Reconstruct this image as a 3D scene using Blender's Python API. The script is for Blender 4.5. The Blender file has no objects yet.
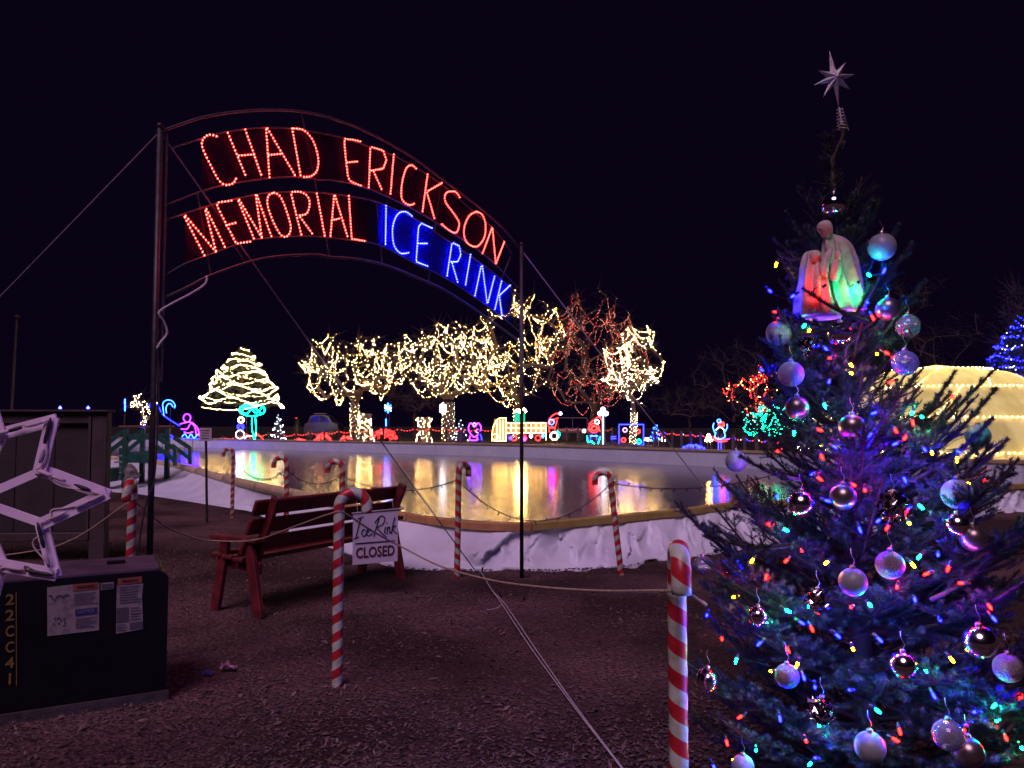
import bpy, bmesh, math, random
import numpy as np
from mathutils import Vector, Matrix, noise

# ------------------------------------------------------------------ scene, camera, sky, sun
S = bpy.context.scene
COL = S.collection
F_PX, CX, CY, CAM_H = 773.0, 512.0, 384.0, 1.6
PITCH = math.radians(3.04)
cam_d = bpy.data.cameras.new('camera'); cam = bpy.data.objects.new('camera', cam_d); COL.objects.link(cam)
cam_d.sensor_width = 36.0; cam_d.lens = F_PX / 1024 * 36.0
cam_d.clip_start = 0.05; cam_d.clip_end = 1500
cam.location = (0, 0, CAM_H); cam.rotation_euler = (math.radians(90) + PITCH, 0, 0)
S.camera = cam
W = bpy.data.worlds.new('World'); S.world = W; W.use_nodes = True
nt = W.node_tree; nt.nodes.clear()
SUN_EL, SUN_AZ = math.radians(54), math.radians(-158)      # azimuth measured from +Y towards +X
sky = nt.nodes.new('ShaderNodeTexSky'); sky.sky_type = 'NISHITA'; sky.sun_disc = False
sky.sun_elevation = math.radians(-4); sky.sun_rotation = SUN_AZ
b1 = nt.nodes.new('ShaderNodeBackground'); b1.inputs[1].default_value = 0.004
b2 = nt.nodes.new('ShaderNodeBackground'); b2.inputs[0].default_value = (0.0026, 0.0009, 0.0068, 1); b2.inputs[1].default_value = 1.0
ad = nt.nodes.new('ShaderNodeAddShader'); wo = nt.nodes.new('ShaderNodeOutputWorld')
nt.links.new(sky.outputs[0], b1.inputs[0]); nt.links.new(b1.outputs[0], ad.inputs[0])
nt.links.new(b2.outputs[0], ad.inputs[1]); nt.links.new(ad.outputs[0], wo.inputs[0])
sd = bpy.data.lights.new('sun', 'SUN'); sd.energy = 1.75; sd.angle = math.radians(30); sd.color = (1.0, 0.58, 0.96)
so = bpy.data.objects.new('sun', sd); COL.objects.link(so)
sdir = Vector((math.sin(SUN_AZ) * math.cos(SUN_EL), math.cos(SUN_AZ) * math.cos(SUN_EL), math.sin(SUN_EL)))
so.rotation_euler = sdir.to_track_quat('Z', 'Y').to_euler(); so.location = sdir * 30
S.view_settings.view_transform = 'Standard'; S.view_settings.look = 'None'
S.view_settings.exposure = 0.0; S.view_settings.gamma = 1.0; S.view_settings.use_curve_mapping = False
S.render.engine = 'CYCLES'
S.cycles.use_denoising = True
S.cycles.max_bounces = 5; S.cycles.diffuse_bounces = 2; S.cycles.glossy_bounces = 3
S.cycles.transmission_bounces = 5; S.cycles.transparent_max_bounces = 6
S.cycles.sample_clamp_indirect = 4.0
S.cycles.caustics_reflective = False; S.cycles.caustics_refractive = False

# ------------------------------------------------------------------ layout helpers
cp, sp = math.cos(PITCH), math.sin(PITCH)
EYE = Vector((0, 0, CAM_H))
def ray(px, py):
    u, v = (px - CX) / F_PX, (CY - py) / F_PX
    return Vector((u, cp - v * sp, sp + v * cp))
def at(px, py, d):
    r = ray(px, py); return EYE + r * (d / r.y)
def gp(px, py, z=0.0):
    r = ray(px, py); return EYE + r * ((z - CAM_H) / r.z)
def rp(px, py, P0, N):
    r = ray(px, py); return EYE + r * ((P0 - EYE).dot(N) / r.dot(N))
def sstep(a, b, x):
    t = min(1, max(0, (x - a) / (b - a))); return t * t * (3 - 2 * t)
def hgt(x, y):
    q = .637 * x + .77 * y
    return 0.74 * sstep(20.4, 26.7, q) * sstep(15, 4, x)

# ------------------------------------------------------------------ materials
MC = {}
def pm(name, c1, c2=None, scale=8.0, rough=.6, metal=0.0, bump=0.0, bscale=None, detail=4.0, spec=.5, lo=.35, hi=.65, trans=0.0, coat=0.0):
    if name in MC: return MC[name]
    m = bpy.data.materials.new(name); m.use_nodes = True; MC[name] = m
    n = m.node_tree.nodes; l = m.node_tree.links; b = n['Principled BSDF']
    b.inputs['Roughness'].default_value = rough; b.inputs['Metallic'].default_value = metal
    b.inputs['Specular IOR Level'].default_value = spec
    if trans: b.inputs['Transmission Weight'].default_value = trans
    if coat: b.inputs['Coat Weight'].default_value = coat; b.inputs['Coat Roughness'].default_value = .15
    tc = n.new('ShaderNodeTexCoord')
    if c2 is None: c2 = tuple(v * .72 for v in c1)
    nz = n.new('ShaderNodeTexNoise'); nz.inputs['Scale'].default_value = scale; nz.inputs['Detail'].default_value = detail
    l.new(tc.outputs['Object'], nz.inputs['Vector'])
    cr = n.new('ShaderNodeValToRGB'); cr.color_ramp.elements[0].position = lo; cr.color_ramp.elements[1].position = hi
    cr.color_ramp.elements[0].color = (*c2, 1); cr.color_ramp.elements[1].color = (*c1, 1)
    l.new(nz.outputs['Fac'], cr.inputs[0]); l.new(cr.outputs[0], b.inputs['Base Color'])
    if bump:
        n2 = n.new('ShaderNodeTexNoise'); n2.inputs['Scale'].default_value = bscale or scale * 3; n2.inputs['Detail'].default_value = 6
        l.new(tc.outputs['Object'], n2.inputs['Vector'])
        bp = n.new('ShaderNodeBump'); bp.inputs['Strength'].default_value = bump; bp.inputs['Distance'].default_value = .02
        l.new(n2.outputs['Fac'], bp.inputs['Height']); l.new(bp.outputs[0], b.inputs['Normal'])
    return m
def em(name, col, s=1.0):
    if name in MC: return MC[name]
    m = bpy.data.materials.new(name); m.use_nodes = True; MC[name] = m
    n = m.node_tree.nodes; l = m.node_tree.links; n.clear()
    e = n.new('ShaderNodeEmission'); e.inputs[0].default_value = (*col, 1); e.inputs[1].default_value = s
    o = n.new('ShaderNodeOutputMaterial'); l.new(e.outputs[0], o.inputs[0]); return m

RED = em('glow_red_letter', (52, 1.7, 1.25), 1.0)
BLUE = em('glow_blue_letter', (2.2, 2.8, 150), 1.0)
WARM = em('glow_warm', (250.0, 142, 42), 1.0)
WARMD = em('glow_warm_dim', (22.0, 11, 2.8), 1.0)
REDF = em('glow_red_far', (20.0, .30, .30), 1.0)
BLUEF = em('glow_blue_far', (.3, .35, 75.0), 1.0)
GREENF = em('glow_green_far', (.06, 24, 11), 1.0)
PURF = em('glow_purple_far', (7.0, .4, 50), 1.0)
WHITEF = em('glow_white_far', (9, 9, 12), 1.0)
CYANF = em('glow_cyan_far', (.5, 3.0, 55.0), 1.0)
TREE_EM = {'r': em('bulb_red', (400, .22, .16), 1.0), 'g': em('bulb_green', (.18, 480, 180), 1.0),
           'b': em('bulb_blue', (.25, .35, 1800), 1.0), 'y': em('bulb_amber', (190, 66, .3), 1.0)}
STEEL = pm('dark_steel', (.06, .055, .06), (.035, .03, .03), 14, .5, .6)
PIPE = pm('galvanised_pipe', (.11, .095, .10), (.07, .06, .065), 20, .5, .5)
WIRE = pm('black_wire', (.015, .015, .015), rough=.6)
TWINE = pm('twine', (.42, .34, .22), (.24, .18, .11), 60, .9)
WHITEC = pm('white_cord', (.5, .47, .45), (.36, .33, .32), 30, .6)
BARK = pm('bark', (.09, .065, .055), (.04, .03, .025), 12, .9, bump=.6)
BARKF = pm('bark_far', (.07, .05, .045), (.035, .028, .026), 3, .9)
BRED = pm('bench_red_paint', (.18, .015, .017), (.08, .008, .010), 11, .6, bump=.3, bscale=55)
GREENP = pm('green_paint', (.012, .11, .075), (.006, .06, .04), 6, .5)

# ------------------------------------------------------------------ mesh builder
class MB:
    def __init__(s): s.v = []; s.f = []; s.m = []
    def add(s, vs, fs, mi=0):
        o = len(s.v); s.v += [tuple(p) for p in vs]; s.f += [tuple(i + o for i in f) for f in fs]; s.m += [mi] * len(fs)
    def box(s, c, sx, sy, sz, ax=None, mi=0, bev=0.0):
        c = Vector(c); X, Y, Z = ax or (Vector((1, 0, 0)), Vector((0, 1, 0)), Vector((0, 0, 1)))
        X, Y, Z = X * sx / 2, Y * sy / 2, Z * sz / 2
        if bev <= 0:
            vs = [c + X * a + Y * b + Z * d for a in (-1, 1) for b in (-1, 1) for d in (-1, 1)]
            s.add(vs, [(0, 1, 3, 2), (4, 6, 7, 5), (0, 4, 5, 1), (2, 3, 7, 6), (0, 2, 6, 4), (1, 5, 7, 3)], mi)
        else:
            kx, ky, kz = [max(0., 1 - 2 * bev / max(q, 1e-6)) for q in (sx, sy, sz)]
            vs = []
            for a in (-1, 1):
                for b in (-1, 1):
                    for d in (-1, 1):
                        vs += [c + X * a + Y * b * ky + Z * d * kz, c + X * a * kx + Y * b + Z * d * kz, c + X * a * kx + Y * b * ky + Z * d]
            I = lambda a, b, d, k: ((a > 0) * 4 + (b > 0) * 2 + (d > 0)) * 3 + k
            fs = []
            for a in (-1, 1): fs.append((I(a, -1, -1, 0), I(a, 1, -1, 0), I(a, 1, 1, 0), I(a, -1, 1, 0)))
            for b in (-1, 1): fs.append((I(-1, b, -1, 1), I(1, b, -1, 1), I(1, b, 1, 1), I(-1, b, 1, 1)))
            for d in (-1, 1): fs.append((I(-1, -1, d, 2), I(1, -1, d, 2), I(1, 1, d, 2), I(-1, 1, d, 2)))
            for a in (-1, 1):
                for b in (-1, 1): fs.append((I(a, b, -1, 0), I(a, b, 1, 0), I(a, b, 1, 1), I(a, b, -1, 1)))
                for d in (-1, 1): fs.append((I(a, -1, d, 0), I(a, 1, d, 0), I(a, 1, d, 2), I(a, -1, d, 2)))
            for b in (-1, 1):
                for d in (-1, 1): fs.append((I(-1, b, d, 1), I(1, b, d, 1), I(1, b, d, 2), I(-1, b, d, 2)))
            for a in (-1, 1):
                for b in (-1, 1):
                    for d in (-1, 1): fs.append((I(a, b, d, 0), I(a, b, d, 1), I(a, b, d, 2)))
            s.add(vs, fs, mi)
        return s
    def tube(s, pts, r, n=6, mi=0, closed=False, caps=True):
        P = [Vector(p) for p in pts]; k = len(P)
        R = r if isinstance(r, (list, tuple)) else [r] * k
        up = Vector((0, 0, 1)); prev = None; vs = []
        for i in range(k):
            t = (P[(i + 1) % k] - P[i - 1]) if closed else (P[min(i + 1, k - 1)] - P[max(i - 1, 0)])
            if t.length < 1e-9: t = Vector((0, 0, 1))
            t.normalize()
            if prev is None:
                a = t.cross(up)
                if a.length < .1: a = t.cross(Vector((1, 0, 0)))
            else: a = prev - t * prev.dot(t)
            if a.length < 1e-6: a = t.orthogonal()
            a.normalize(); prev = a; b = t.cross(a)
            for j in range(n):
                w = 2 * math.pi * j / n; vs.append(P[i] + (a * math.cos(w) + b * math.sin(w)) * R[i])
        fs = []
        for i in range(k if closed else k - 1):
            for j in range(n):
                i2 = (i + 1) % k; fs.append((i * n + j, i * n + (j + 1) % n, i2 * n + (j + 1) % n, i2 * n + j))
        if caps and not closed: fs += [tuple(range(n))[::-1], tuple((k - 1) * n + j for j in range(n))]
        s.add(vs, fs, mi); return s
    def lathe(s, prof, c=(0, 0, 0), n=16, mi=0):
        c = Vector(c); vs = []; fs = []
        for r, z in prof:
            for j in range(n):
                w = 2 * math.pi * j / n; vs.append(c + Vector((r * math.cos(w), r * math.sin(w), z)))
        for i in range(len(prof) - 1):
            for j in range(n): fs.append((i * n + j, i * n + (j + 1) % n, (i + 1) * n + (j + 1) % n, (i + 1) * n + j))
        s.add(vs, fs, mi); return s
    def octa(s, P, r, mi=0):
        P = Vector(P)
        s.add([P + Vector(q) * r for q in ((1, 0, 0), (-1, 0, 0), (0, 1, 0), (0, -1, 0), (0, 0, 1.25), (0, 0, -1.25))],
              [(0, 2, 4), (2, 1, 4), (1, 3, 4), (3, 0, 4), (2, 0, 5), (1, 2, 5), (3, 1, 5), (0, 3, 5)], mi); return s
    def prism(s, outline, th, mi=0):           # outline: list of Vectors in one plane; th: thickness Vector
        n = len(outline); A = [Vector(p) for p in outline]; B = [p + th for p in A]
        s.add(A + B, [tuple(range(n))[::-1], tuple(range(n, 2 * n))] + [(i, (i + 1) % n, n + (i + 1) % n, n + i) for i in range(n)], mi); return s
    def quad(s, pts, mi=0): s.add(pts, [tuple(range(len(pts)))], mi); return s
    def mesh(s, name, mats, smooth=False):
        me = bpy.data.meshes.new(name); me.from_pydata(s.v, [], s.f)
        for m in mats: me.materials.append(m)
        if len(mats) > 1: me.polygons.foreach_set('material_index', s.m)
        if smooth: me.polygons.foreach_set('use_smooth', [True] * len(me.polygons))
        me.validate(); me.update(); return me
    def build(s, name, mats, parent=None, smooth=False, kind=None):
        if not isinstance(mats, (list, tuple)): mats = [mats]
        return link(name, s.mesh(name, mats, smooth), parent, kind)
def link(name, me, parent=None, kind=None):
    o = bpy.data.objects.new(name, me); COL.objects.link(o)
    if parent is not None:
        o.parent = parent
        p = parent; off = Vector((0, 0, 0))
        while p is not None: off += p.location; p = p.parent
        o.location = -off
    if kind: o['kind'] = kind
    return o
def adopt(o, parent): o.parent = parent; return o
def tag(o, label, cat, group=None):
    o['label'] = label; o['category'] = cat
    if group: o['group'] = group
    return o
def thing(name, loc, label, cat, group=None):
    o = bpy.data.objects.new(name, None); COL.objects.link(o); o.location = loc; o.empty_display_size = .1
    return tag(o, label, cat, group)
def triarr(name, V, T, mats, parent=None, kind=None, midx=None, smooth=False):
    me = bpy.data.meshes.new(name); V = np.asarray(V, np.float32); T = np.asarray(T, np.int32); k = T.shape[1]
    me.vertices.add(len(V)); me.vertices.foreach_set('co', V.ravel())
    me.loops.add(T.size); me.loops.foreach_set('vertex_index', T.ravel())
    me.polygons.add(len(T)); me.polygons.foreach_set('loop_start', np.arange(0, T.size, k, dtype=np.int32))
    for m in mats: me.materials.append(m)
    if midx is not None: me.polygons.foreach_set('material_index', np.asarray(midx, np.int32))
    if smooth: me.polygons.foreach_set('use_smooth', np.ones(len(T), bool))
    me.update(calc_edges=True); return link(name, me, parent, kind)
def smooth_path(pts, n=6, closed=False):
    P = [Vector(p) for p in pts]; k = len(P); out = []
    if k < 3: return P
    for i in range(k if closed else k - 1):
        g = (lambda j: P[j % k]) if closed else (lambda j: P[min(max(j, 0), k - 1)])
        p0, p1, p2, p3 = g(i - 1), g(i), g(i + 1), g(i + 2)
        for q in range(n):
            t = q / n
            out.append(.5 * ((2 * p1) + (p2 - p0) * t + (2 * p0 - 5 * p1 + 4 * p2 - p3) * t * t + (3 * p1 - p0 - 3 * p2 + p3) * t ** 3))
    if not closed: out.append(P[-1])
    return out
def sag(a, b, s, n=12):
    a, b = Vector(a), Vector(b)
    return [a.lerp(b, i / n) - Vector((0, 0, s * 4 * (i / n) * (1 - i / n))) for i in range(n + 1)]
def beads(path, step, start=0.0):
    out = []; d = start
    for a, b in zip(path[:-1], path[1:]):
        L = (b - a).length
        while d < L: out.append(a.lerp(b, d / L)); d += step
        d -= L
    return out
def bulbs_obj(name, pts, r, mats, parent, rng=None, kind='stuff', jit=0.0, weights=None):
    P = np.array([tuple(p) for p in pts], float); n = len(P)
    if jit and rng is not None: P = P + np.array([[rng.gauss(0, jit) for _ in range(3)] for _ in range(n)])
    o = np.array([(1, 0, 0), (-1, 0, 0), (0, 1, 0), (0, -1, 0), (0, 0, 1.25), (0, 0, -1.25)]) * r
    V = (P[:, None, :] + o[None]).reshape(-1, 3)
    t = np.array([(0, 2, 4), (2, 1, 4), (1, 3, 4), (3, 0, 4), (2, 0, 5), (1, 2, 5), (3, 1, 5), (0, 3, 5)])
    T = (t[None] + (np.arange(n) * 6)[:, None, None]).reshape(-1, 3)
    mi = None
    if len(mats) > 1:
        rr = rng or random.Random(1)
        mi = np.repeat([rr.choices(range(len(mats)), weights)[0] for _ in range(n)], 8)
    return triarr(name, V, T, mats, parent, kind, mi)
def text_mesh(txt, size, ext=0.001, bold=0.0):
    cu = bpy.data.curves.new('txt', 'FONT'); cu.body = txt; cu.size = size; cu.extrude = ext; cu.offset = bold
    cu.align_x = 'CENTER'; cu.align_y = 'CENTER'; cu.resolution_u = 3
    o = bpy.data.objects.new('txt', cu); COL.objects.link(o)
    bpy.context.view_layer.update()
    me = bpy.data.meshes.new_from_object(o.evaluated_get(bpy.context.evaluated_depsgraph_get()))
    bpy.data.objects.remove(o); return me
def put_text(name, txt, size, org, xax, zax, m, parent, width=None, bold=0.0):
    me = text_mesh(txt, size, .001, bold); me.materials.clear(); me.materials.append(m)
    xs = [v.co.x for v in me.vertices]; w = max(xs) - min(xs); k = (width / w) if width else 1.0
    x, z = Vector(xax).normalized(), Vector(zax).normalized(); nrm = x.cross(z)
    for v in me.vertices:
        c = v.co; v.co = Vector(org) + x * c.x * k + z * c.y - nrm * -c.z
    return link(name, me, parent)

# ------------------------------------------------------------------ ground
def grid_coords():
    xs = [-260, -160, -100, -70, -50] + list(np.arange(-40, 40.1, 1.0)) + [50, 70, 100, 160, 260]
    ys = [-40, -15, -5] + list(np.arange(0, 60.1, 1.0)) + [70, 90, 130, 200, 300, 420]
    return xs, ys
xs, ys = grid_coords(); mb = MB()
gv = [(x, y, hgt(x, y) + .035 * noise.noise((x * .35, y * .35, 2)) * (1 if abs(x) < 45 and y < 62 else 0) - .004) for y in ys for x in xs]
nx = len(xs)
mb.add(gv, [(j * nx + i, j * nx + i + 1, (j + 1) * nx + i + 1, (j + 1) * nx + i) for j in range(len(ys) - 1) for i in range(nx - 1)])
def ground_mat():
    m = bpy.data.materials.new('mulch_ground'); m.use_nodes = True
    n = m.node_tree.nodes; l = m.node_tree.links; b = n['Principled BSDF']; b.inputs['Roughness'].default_value = .92
    b.inputs['Specular IOR Level'].default_value = .25
    tc = n.new('ShaderNodeTexCoord')
    def nz(sc, det=5, dist=0.0):
        q = n.new('ShaderNodeTexNoise'); q.inputs['Scale'].default_value = sc; q.inputs['Detail'].default_value = det
        q.inputs['Distortion'].default_value = dist; l.new(tc.outputs['Object'], q.inputs['Vector']); return q
    big, fine = nz(.55, 4), nz(38, 6, .6)
    vo = n.new('ShaderNodeTexVoronoi'); vo.inputs['Scale'].default_value = 34; l.new(tc.outputs['Object'], vo.inputs['Vector'])
    r1 = n.new('ShaderNodeValToRGB'); r1.color_ramp.elements[0].position = .35; r1.color_ramp.elements[1].position = .72
    r1.color_ramp.elements[0].color = (.052, .027, .026, 1); r1.color_ramp.elements[1].color = (.22, .125, .112, 1)
    l.new(fine.outputs['Fac'], r1.inputs[0])
    r2 = n.new('ShaderNodeValToRGB'); r2.color_ramp.elements[0].position = .42; r2.color_ramp.elements[1].position = .6
    r2.color_ramp.elements[0].color = (.30, .26, .25, 1); r2.color_ramp.elements[1].color = (1, 1, 1, 1)
    l.new(big.outputs['Fac'], r2.inputs[0])
    mx = n.new('ShaderNodeMix'); mx.data_type = 'RGBA'; mx.blend_type = 'MULTIPLY'; mx.inputs[0].default_value = 1
    l.new(r1.outputs[0], mx.inputs[6]); l.new(r2.outputs[0], mx.inputs[7]); sx = n.new('ShaderNodeSeparateXYZ'); l.new(tc.outputs['Object'], sx.inputs[0])
    mr = n.new('ShaderNodeMapRange'); mr.inputs[1].default_value = 15; mr.inputs[2].default_value = 22; l.new(sx.outputs[1], mr.inputs[0])
    gr = n.new('ShaderNodeMix'); gr.data_type = 'RGBA'; gr.inputs[7].default_value = (.016, .017, .012, 1); l.new(mr.outputs[0], gr.inputs[0]); l.new(mx.outputs[2], gr.inputs[6])  # far ground painted darker in the base colour, as if less lit
    l.new(gr.outputs[2], b.inputs['Base Color'])
    bp = n.new('ShaderNodeBump'); bp.inputs['Strength'].default_value = .9; bp.inputs['Distance'].default_value = .03
    ma = n.new('ShaderNodeMath'); ma.operation = 'ADD'; l.new(vo.outputs['Distance'], ma.inputs[0]); l.new(fine.outputs['Fac'], ma.inputs[1])
    l.new(ma.outputs[0], bp.inputs['Height']); l.new(bp.outputs[0], b.inputs['Normal']); return m
GROUND = ground_mat()
mb.build('ground', GROUND, kind='structure', smooth=True)

# ------------------------------------------------------------------ rink: ice, border, liner
ICE_Z, RIM_Z = .40, .44
rim_px = [(-160, 444), (20, 450.5), (108, 458), (165, 464), (234, 481), (268, 489), (315, 499), (410, 517), (505, 526.5), (600, 520), (680, 512), (740, 504.5),
          (771, 504), (900, 494), (1003, 487), (1075, 483)]
out_px = [(-160, 470), (20, 486), (108, 492), (150, 496), (228, 508), (262, 514), (300, 538), (395, 566), (500, 570), (610, 567), (690, 556), (752, 547),
          (790, 543), (905, 527), (1010, 512), (1080, 506)]
far_px = [(1075, 481), (1003, 485), (880, 476), (740, 468), (620, 462), (510, 457), (400, 453.5), (300, 450.5), (180, 447), (60, 444.5), (-100, 442)]
RIM = [gp(x, y, RIM_Z) for x, y in rim_px]
FAR = [gp(x, y, ICE_Z) for x, y in far_px]
def ice_mat():
    m = bpy.data.materials.new('wet_ice'); m.use_nodes = True
    n = m.node_tree.nodes; l = m.node_tree.links; b = n['Principled BSDF']
    b.inputs['Base Color'].default_value = (.12, .12, .16, 1); b.inputs['Roughness'].default_value = .085; b.inputs['IOR'].default_value = 1.45
    tc = n.new('ShaderNodeTexCoord'); nz = n.new('ShaderNodeTexNoise'); nz.inputs['Scale'].default_value = 1.2; nz.inputs['Detail'].default_value = 5
    l.new(tc.outputs['Object'], nz.inputs['Vector'])
    r = n.new('ShaderNodeMapRange'); r.inputs[3].default_value = .145; r.inputs[4].default_value = .165
    l.new(nz.outputs['Fac'], r.inputs[0]); l.new(r.outputs[0], b.inputs['Roughness'])
    n2 = n.new('ShaderNodeTexNoise'); n2.inputs['Scale'].default_value = 5.5; n2.inputs['Detail'].default_value = 3
    mp = n.new('ShaderNodeMapping'); mp.inputs['Scale'].default_value = (4.0, .25, 1); l.new(tc.outputs['Object'], mp.inputs[0]); l.new(mp.outputs[0], n2.inputs['Vector'])
    bp = n.new('ShaderNodeBump'); bp.inputs['Strength'].default_value = .05; bp.inputs['Distance'].default_value = .02
    l.new(n2.outputs['Fac'], bp.inputs['Height']); l.new(bp.outputs[0], b.inputs['Normal'])
    return m
poly = [Vector((p.x, p.y, ICE_Z)) for p in RIM] + [Vector((p.x, p.y, ICE_Z)) for p in FAR]
bm = bmesh.new(); vs = [bm.verts.new(p) for p in poly]; bm.faces.new(vs); bmesh.ops.triangulate(bm, faces=bm.faces[:])
me = bpy.data.meshes.new('rink_ice'); bm.to_mesh(me); bm.free(); me.materials.append(ice_mat())
if me.polygons[0].normal.z < 0: me.flip_normals()
link('rink_ice', me, kind='structure')

TANY = pm('tan_foam', (.44, .34, .09), (.33, .25, .06), 5, .6, bump=.15)
ORAN = pm('orange_board', (.52, .29, .10), (.38, .21, .07), 6, .6, bump=.15)
TANW = pm('pale_tan_tube', (.62, .52, .28), (.48, .40, .2), 4, .55)
bord = thing('rink_border', RIM[8], 'tan and orange kerb of padded segments around the near side of the ice', 'rink border')
rs = smooth_path(RIM, 8)
acc = 0; segs = []; cur = [rs[0]]
for a, b in zip(rs[:-1], rs[1:]):
    cur.append(b); acc += (b - a).length
    if acc > (2.4 if b.y > 13 else 1.7): segs.append(cur); cur = [b]; acc = 0
if len(cur) > 1: segs.append(cur)
for sg in segs:
    mid = sg[len(sg) // 2]; px = mid.x / mid.y * 773 + 512
    m = TANW if px < 330 else (ORAN if px < 570 else TANY)
    mb = MB(); P = [p.copy() for p in sg]
    P[0] = P[0].lerp(P[1], .02); P[-1] = P[-1].lerp(P[-2], .06)
    if px < 330: mb.tube([p + Vector((0, 0, .01)) for p in P], .085, 10)
    else:
        hw, hh = .05, .045; vs = []; fs = []
        for i, p in enumerate(P):
            t = (P[min(i + 1, len(P) - 1)] - P[max(i - 1, 0)]); t.z = 0; t.normalize(); s_ = Vector((t.y, -t.x, 0))
            for (a, c) in ((-1, -1), (-1, .7), (-.7, 1), (.7, 1), (1, .7), (1, -1)): vs.append(p + s_ * a * hw + Vector((0, 0, c * hh)))
        for i in range(len(P) - 1):
            for j in range(6): fs.append((i * 6 + j, i * 6 + (j + 1) % 6, (i + 1) * 6 + (j + 1) % 6, (i + 1) * 6 + j))
        fs += [tuple(range(6)), tuple((len(P) - 1) * 6 + j for j in range(6))[::-1]]
        mb.add(vs, fs)
    mb.build('border_segment', m, bord, smooth=(px < 330))

TARP = pm('white_tarp', (.76, .84, .86), (.64, .71, .74), 2.2, .42, bump=.25, bscale=9)
# near liner: draped sheet from the border to the ground
lin = MB(); rs = smooth_path(RIM, 56); os_ = smooth_path([gp(x, y) for x, y in out_px], 56)
NV = 22; rows = []
for i, (a, b) in enumerate(zip(rs, os_)):
    dirn = (b - a); dirn.z = 0; wdt = dirn.length; dirn.normalize()
    px = a.x / a.y * 773 + 512; flat = sstep(330, 260, px); row = []
    for j in range(NV + 1):
        v = j / NV
        drop = (v ** .75) if flat < .5 else 1 - (1 - v) ** 1.6
        p = a.lerp(b, v); z = (RIM_Z - .03) * (1 - drop) + hgt(p.x, p.y) * drop + .012
        ar = a.x * 1.0 + a.y * .6
        f1 = noise.noise((ar * 2.3, v * 1.0, 4.0)); f2 = abs(noise.noise((ar * 3.4 + v * 1.2, v * .7, 9.0))); f3 = 1 - 2 * abs(noise.noise((ar * 2.4 - v * 1.3, v * .6, 21.))); f4 = abs(noise.noise((ar * 8 - v * 5, v * 4, 31.)))
        fct = 0
        for fs_, am in ((2.4, 1.0), (5.0, .45)):
            wq = Vector((ar * fs_ + .4 * f1 + v * .6, v * fs_ * .42 + ar * .5 * fs_ * .3, 7.0 * am)); pt_ = noise.voronoi(wq)[1][0]; cv = noise.cell_vector(pt_ * 17.3); of = wq - pt_
            fct += am * ((cv.x - .5) * 2.2 * of.x + (cv.y - .5) * 2.2 * of.y)
        amp = math.sin(math.pi * min(1, v * 1.05 + .02)) * (1 - .85 * flat)
        p = p + dirn * (f1 * .12 - f2 * .07 + fct * .17) * amp
        z += (f2 * .05 + f3 * .03 - .02) * amp
        if flat > .3: z = max(z, hgt(p.x, p.y) + .03 + .02 * f1)
        if j == NV: z -= .02; p = p + dirn * (.28 * f1 + .18 * f2)
        p.z = max(z, hgt(p.x, p.y) - .01); row.append(p)
    rows.append(row)
vs = [p for r in rows for p in r]
lin.add(vs, [(i * (NV + 1) + j, i * (NV + 1) + j + 1, (i + 1) * (NV + 1) + j + 1, (i + 1) * (NV + 1) + j) for i in range(len(rows) - 1) for j in range(NV)])
o = lin.build('rink_liner', TARP, smooth=True); tag(o, 'crumpled white plastic liner draped over the near edge of the ice rink', 'tarp')
# far board
FB = smooth_path(FAR, 6); fbt = thing('rink_board', FB[20], 'low pale blue-white board with a tan cap along the far side of the ice', 'rink board')
FARW = pm('far_board_white', (.62, .74, .76), (.54, .65, .68), 1.5, .5)
FARC = pm('far_cap_tan', (.48, .38, .18), (.36, .28, .13), 3, .6)
cx_, cy_ = 0, 20
acc = 0; cur = [FB[0]]; segs = []
for a, b in zip(FB[:-1], FB[1:]):
    cur.append(b); acc += (b - a).length
    if acc > 2.6: segs.append(cur); cur = [b]; acc = 0
if len(cur) > 1: segs.append(cur)
for sg in segs:
    for nm, z0, z1, hw, m in (('board_panel', .35, .83, .03, FARW), ('cap_rail', .833, .90, .06, FARC)):
        mb = MB(); vs = []
        for i, p in enumerate(sg):
            t = sg[min(i + 1, len(sg) - 1)] - sg[max(i - 1, 0)]; t.z = 0; t.normalize(); s_ = Vector((t.y, -t.x, 0))
            q = p if 0 < i < len(sg) - 1 else p.lerp(sg[1] if i == 0 else sg[-2], .008)
            for a, z in ((-1, z0), (-1, z1), (1, z1), (1, z0)): vs.append(Vector((q.x, q.y, z)) + s_ * a * hw)
        k = len(sg); fs = [(i * 4 + j, i * 4 + (j + 1) % 4, (i + 1) * 4 + (j + 1) % 4, (i + 1) * 4 + j) for i in range(k - 1) for j in range(4)]
        fs += [(0, 1, 2, 3), tuple((k - 1) * 4 + j for j in (3, 2, 1, 0))]
        mb.add(vs, fs); mb.build(nm, m, fbt)

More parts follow.
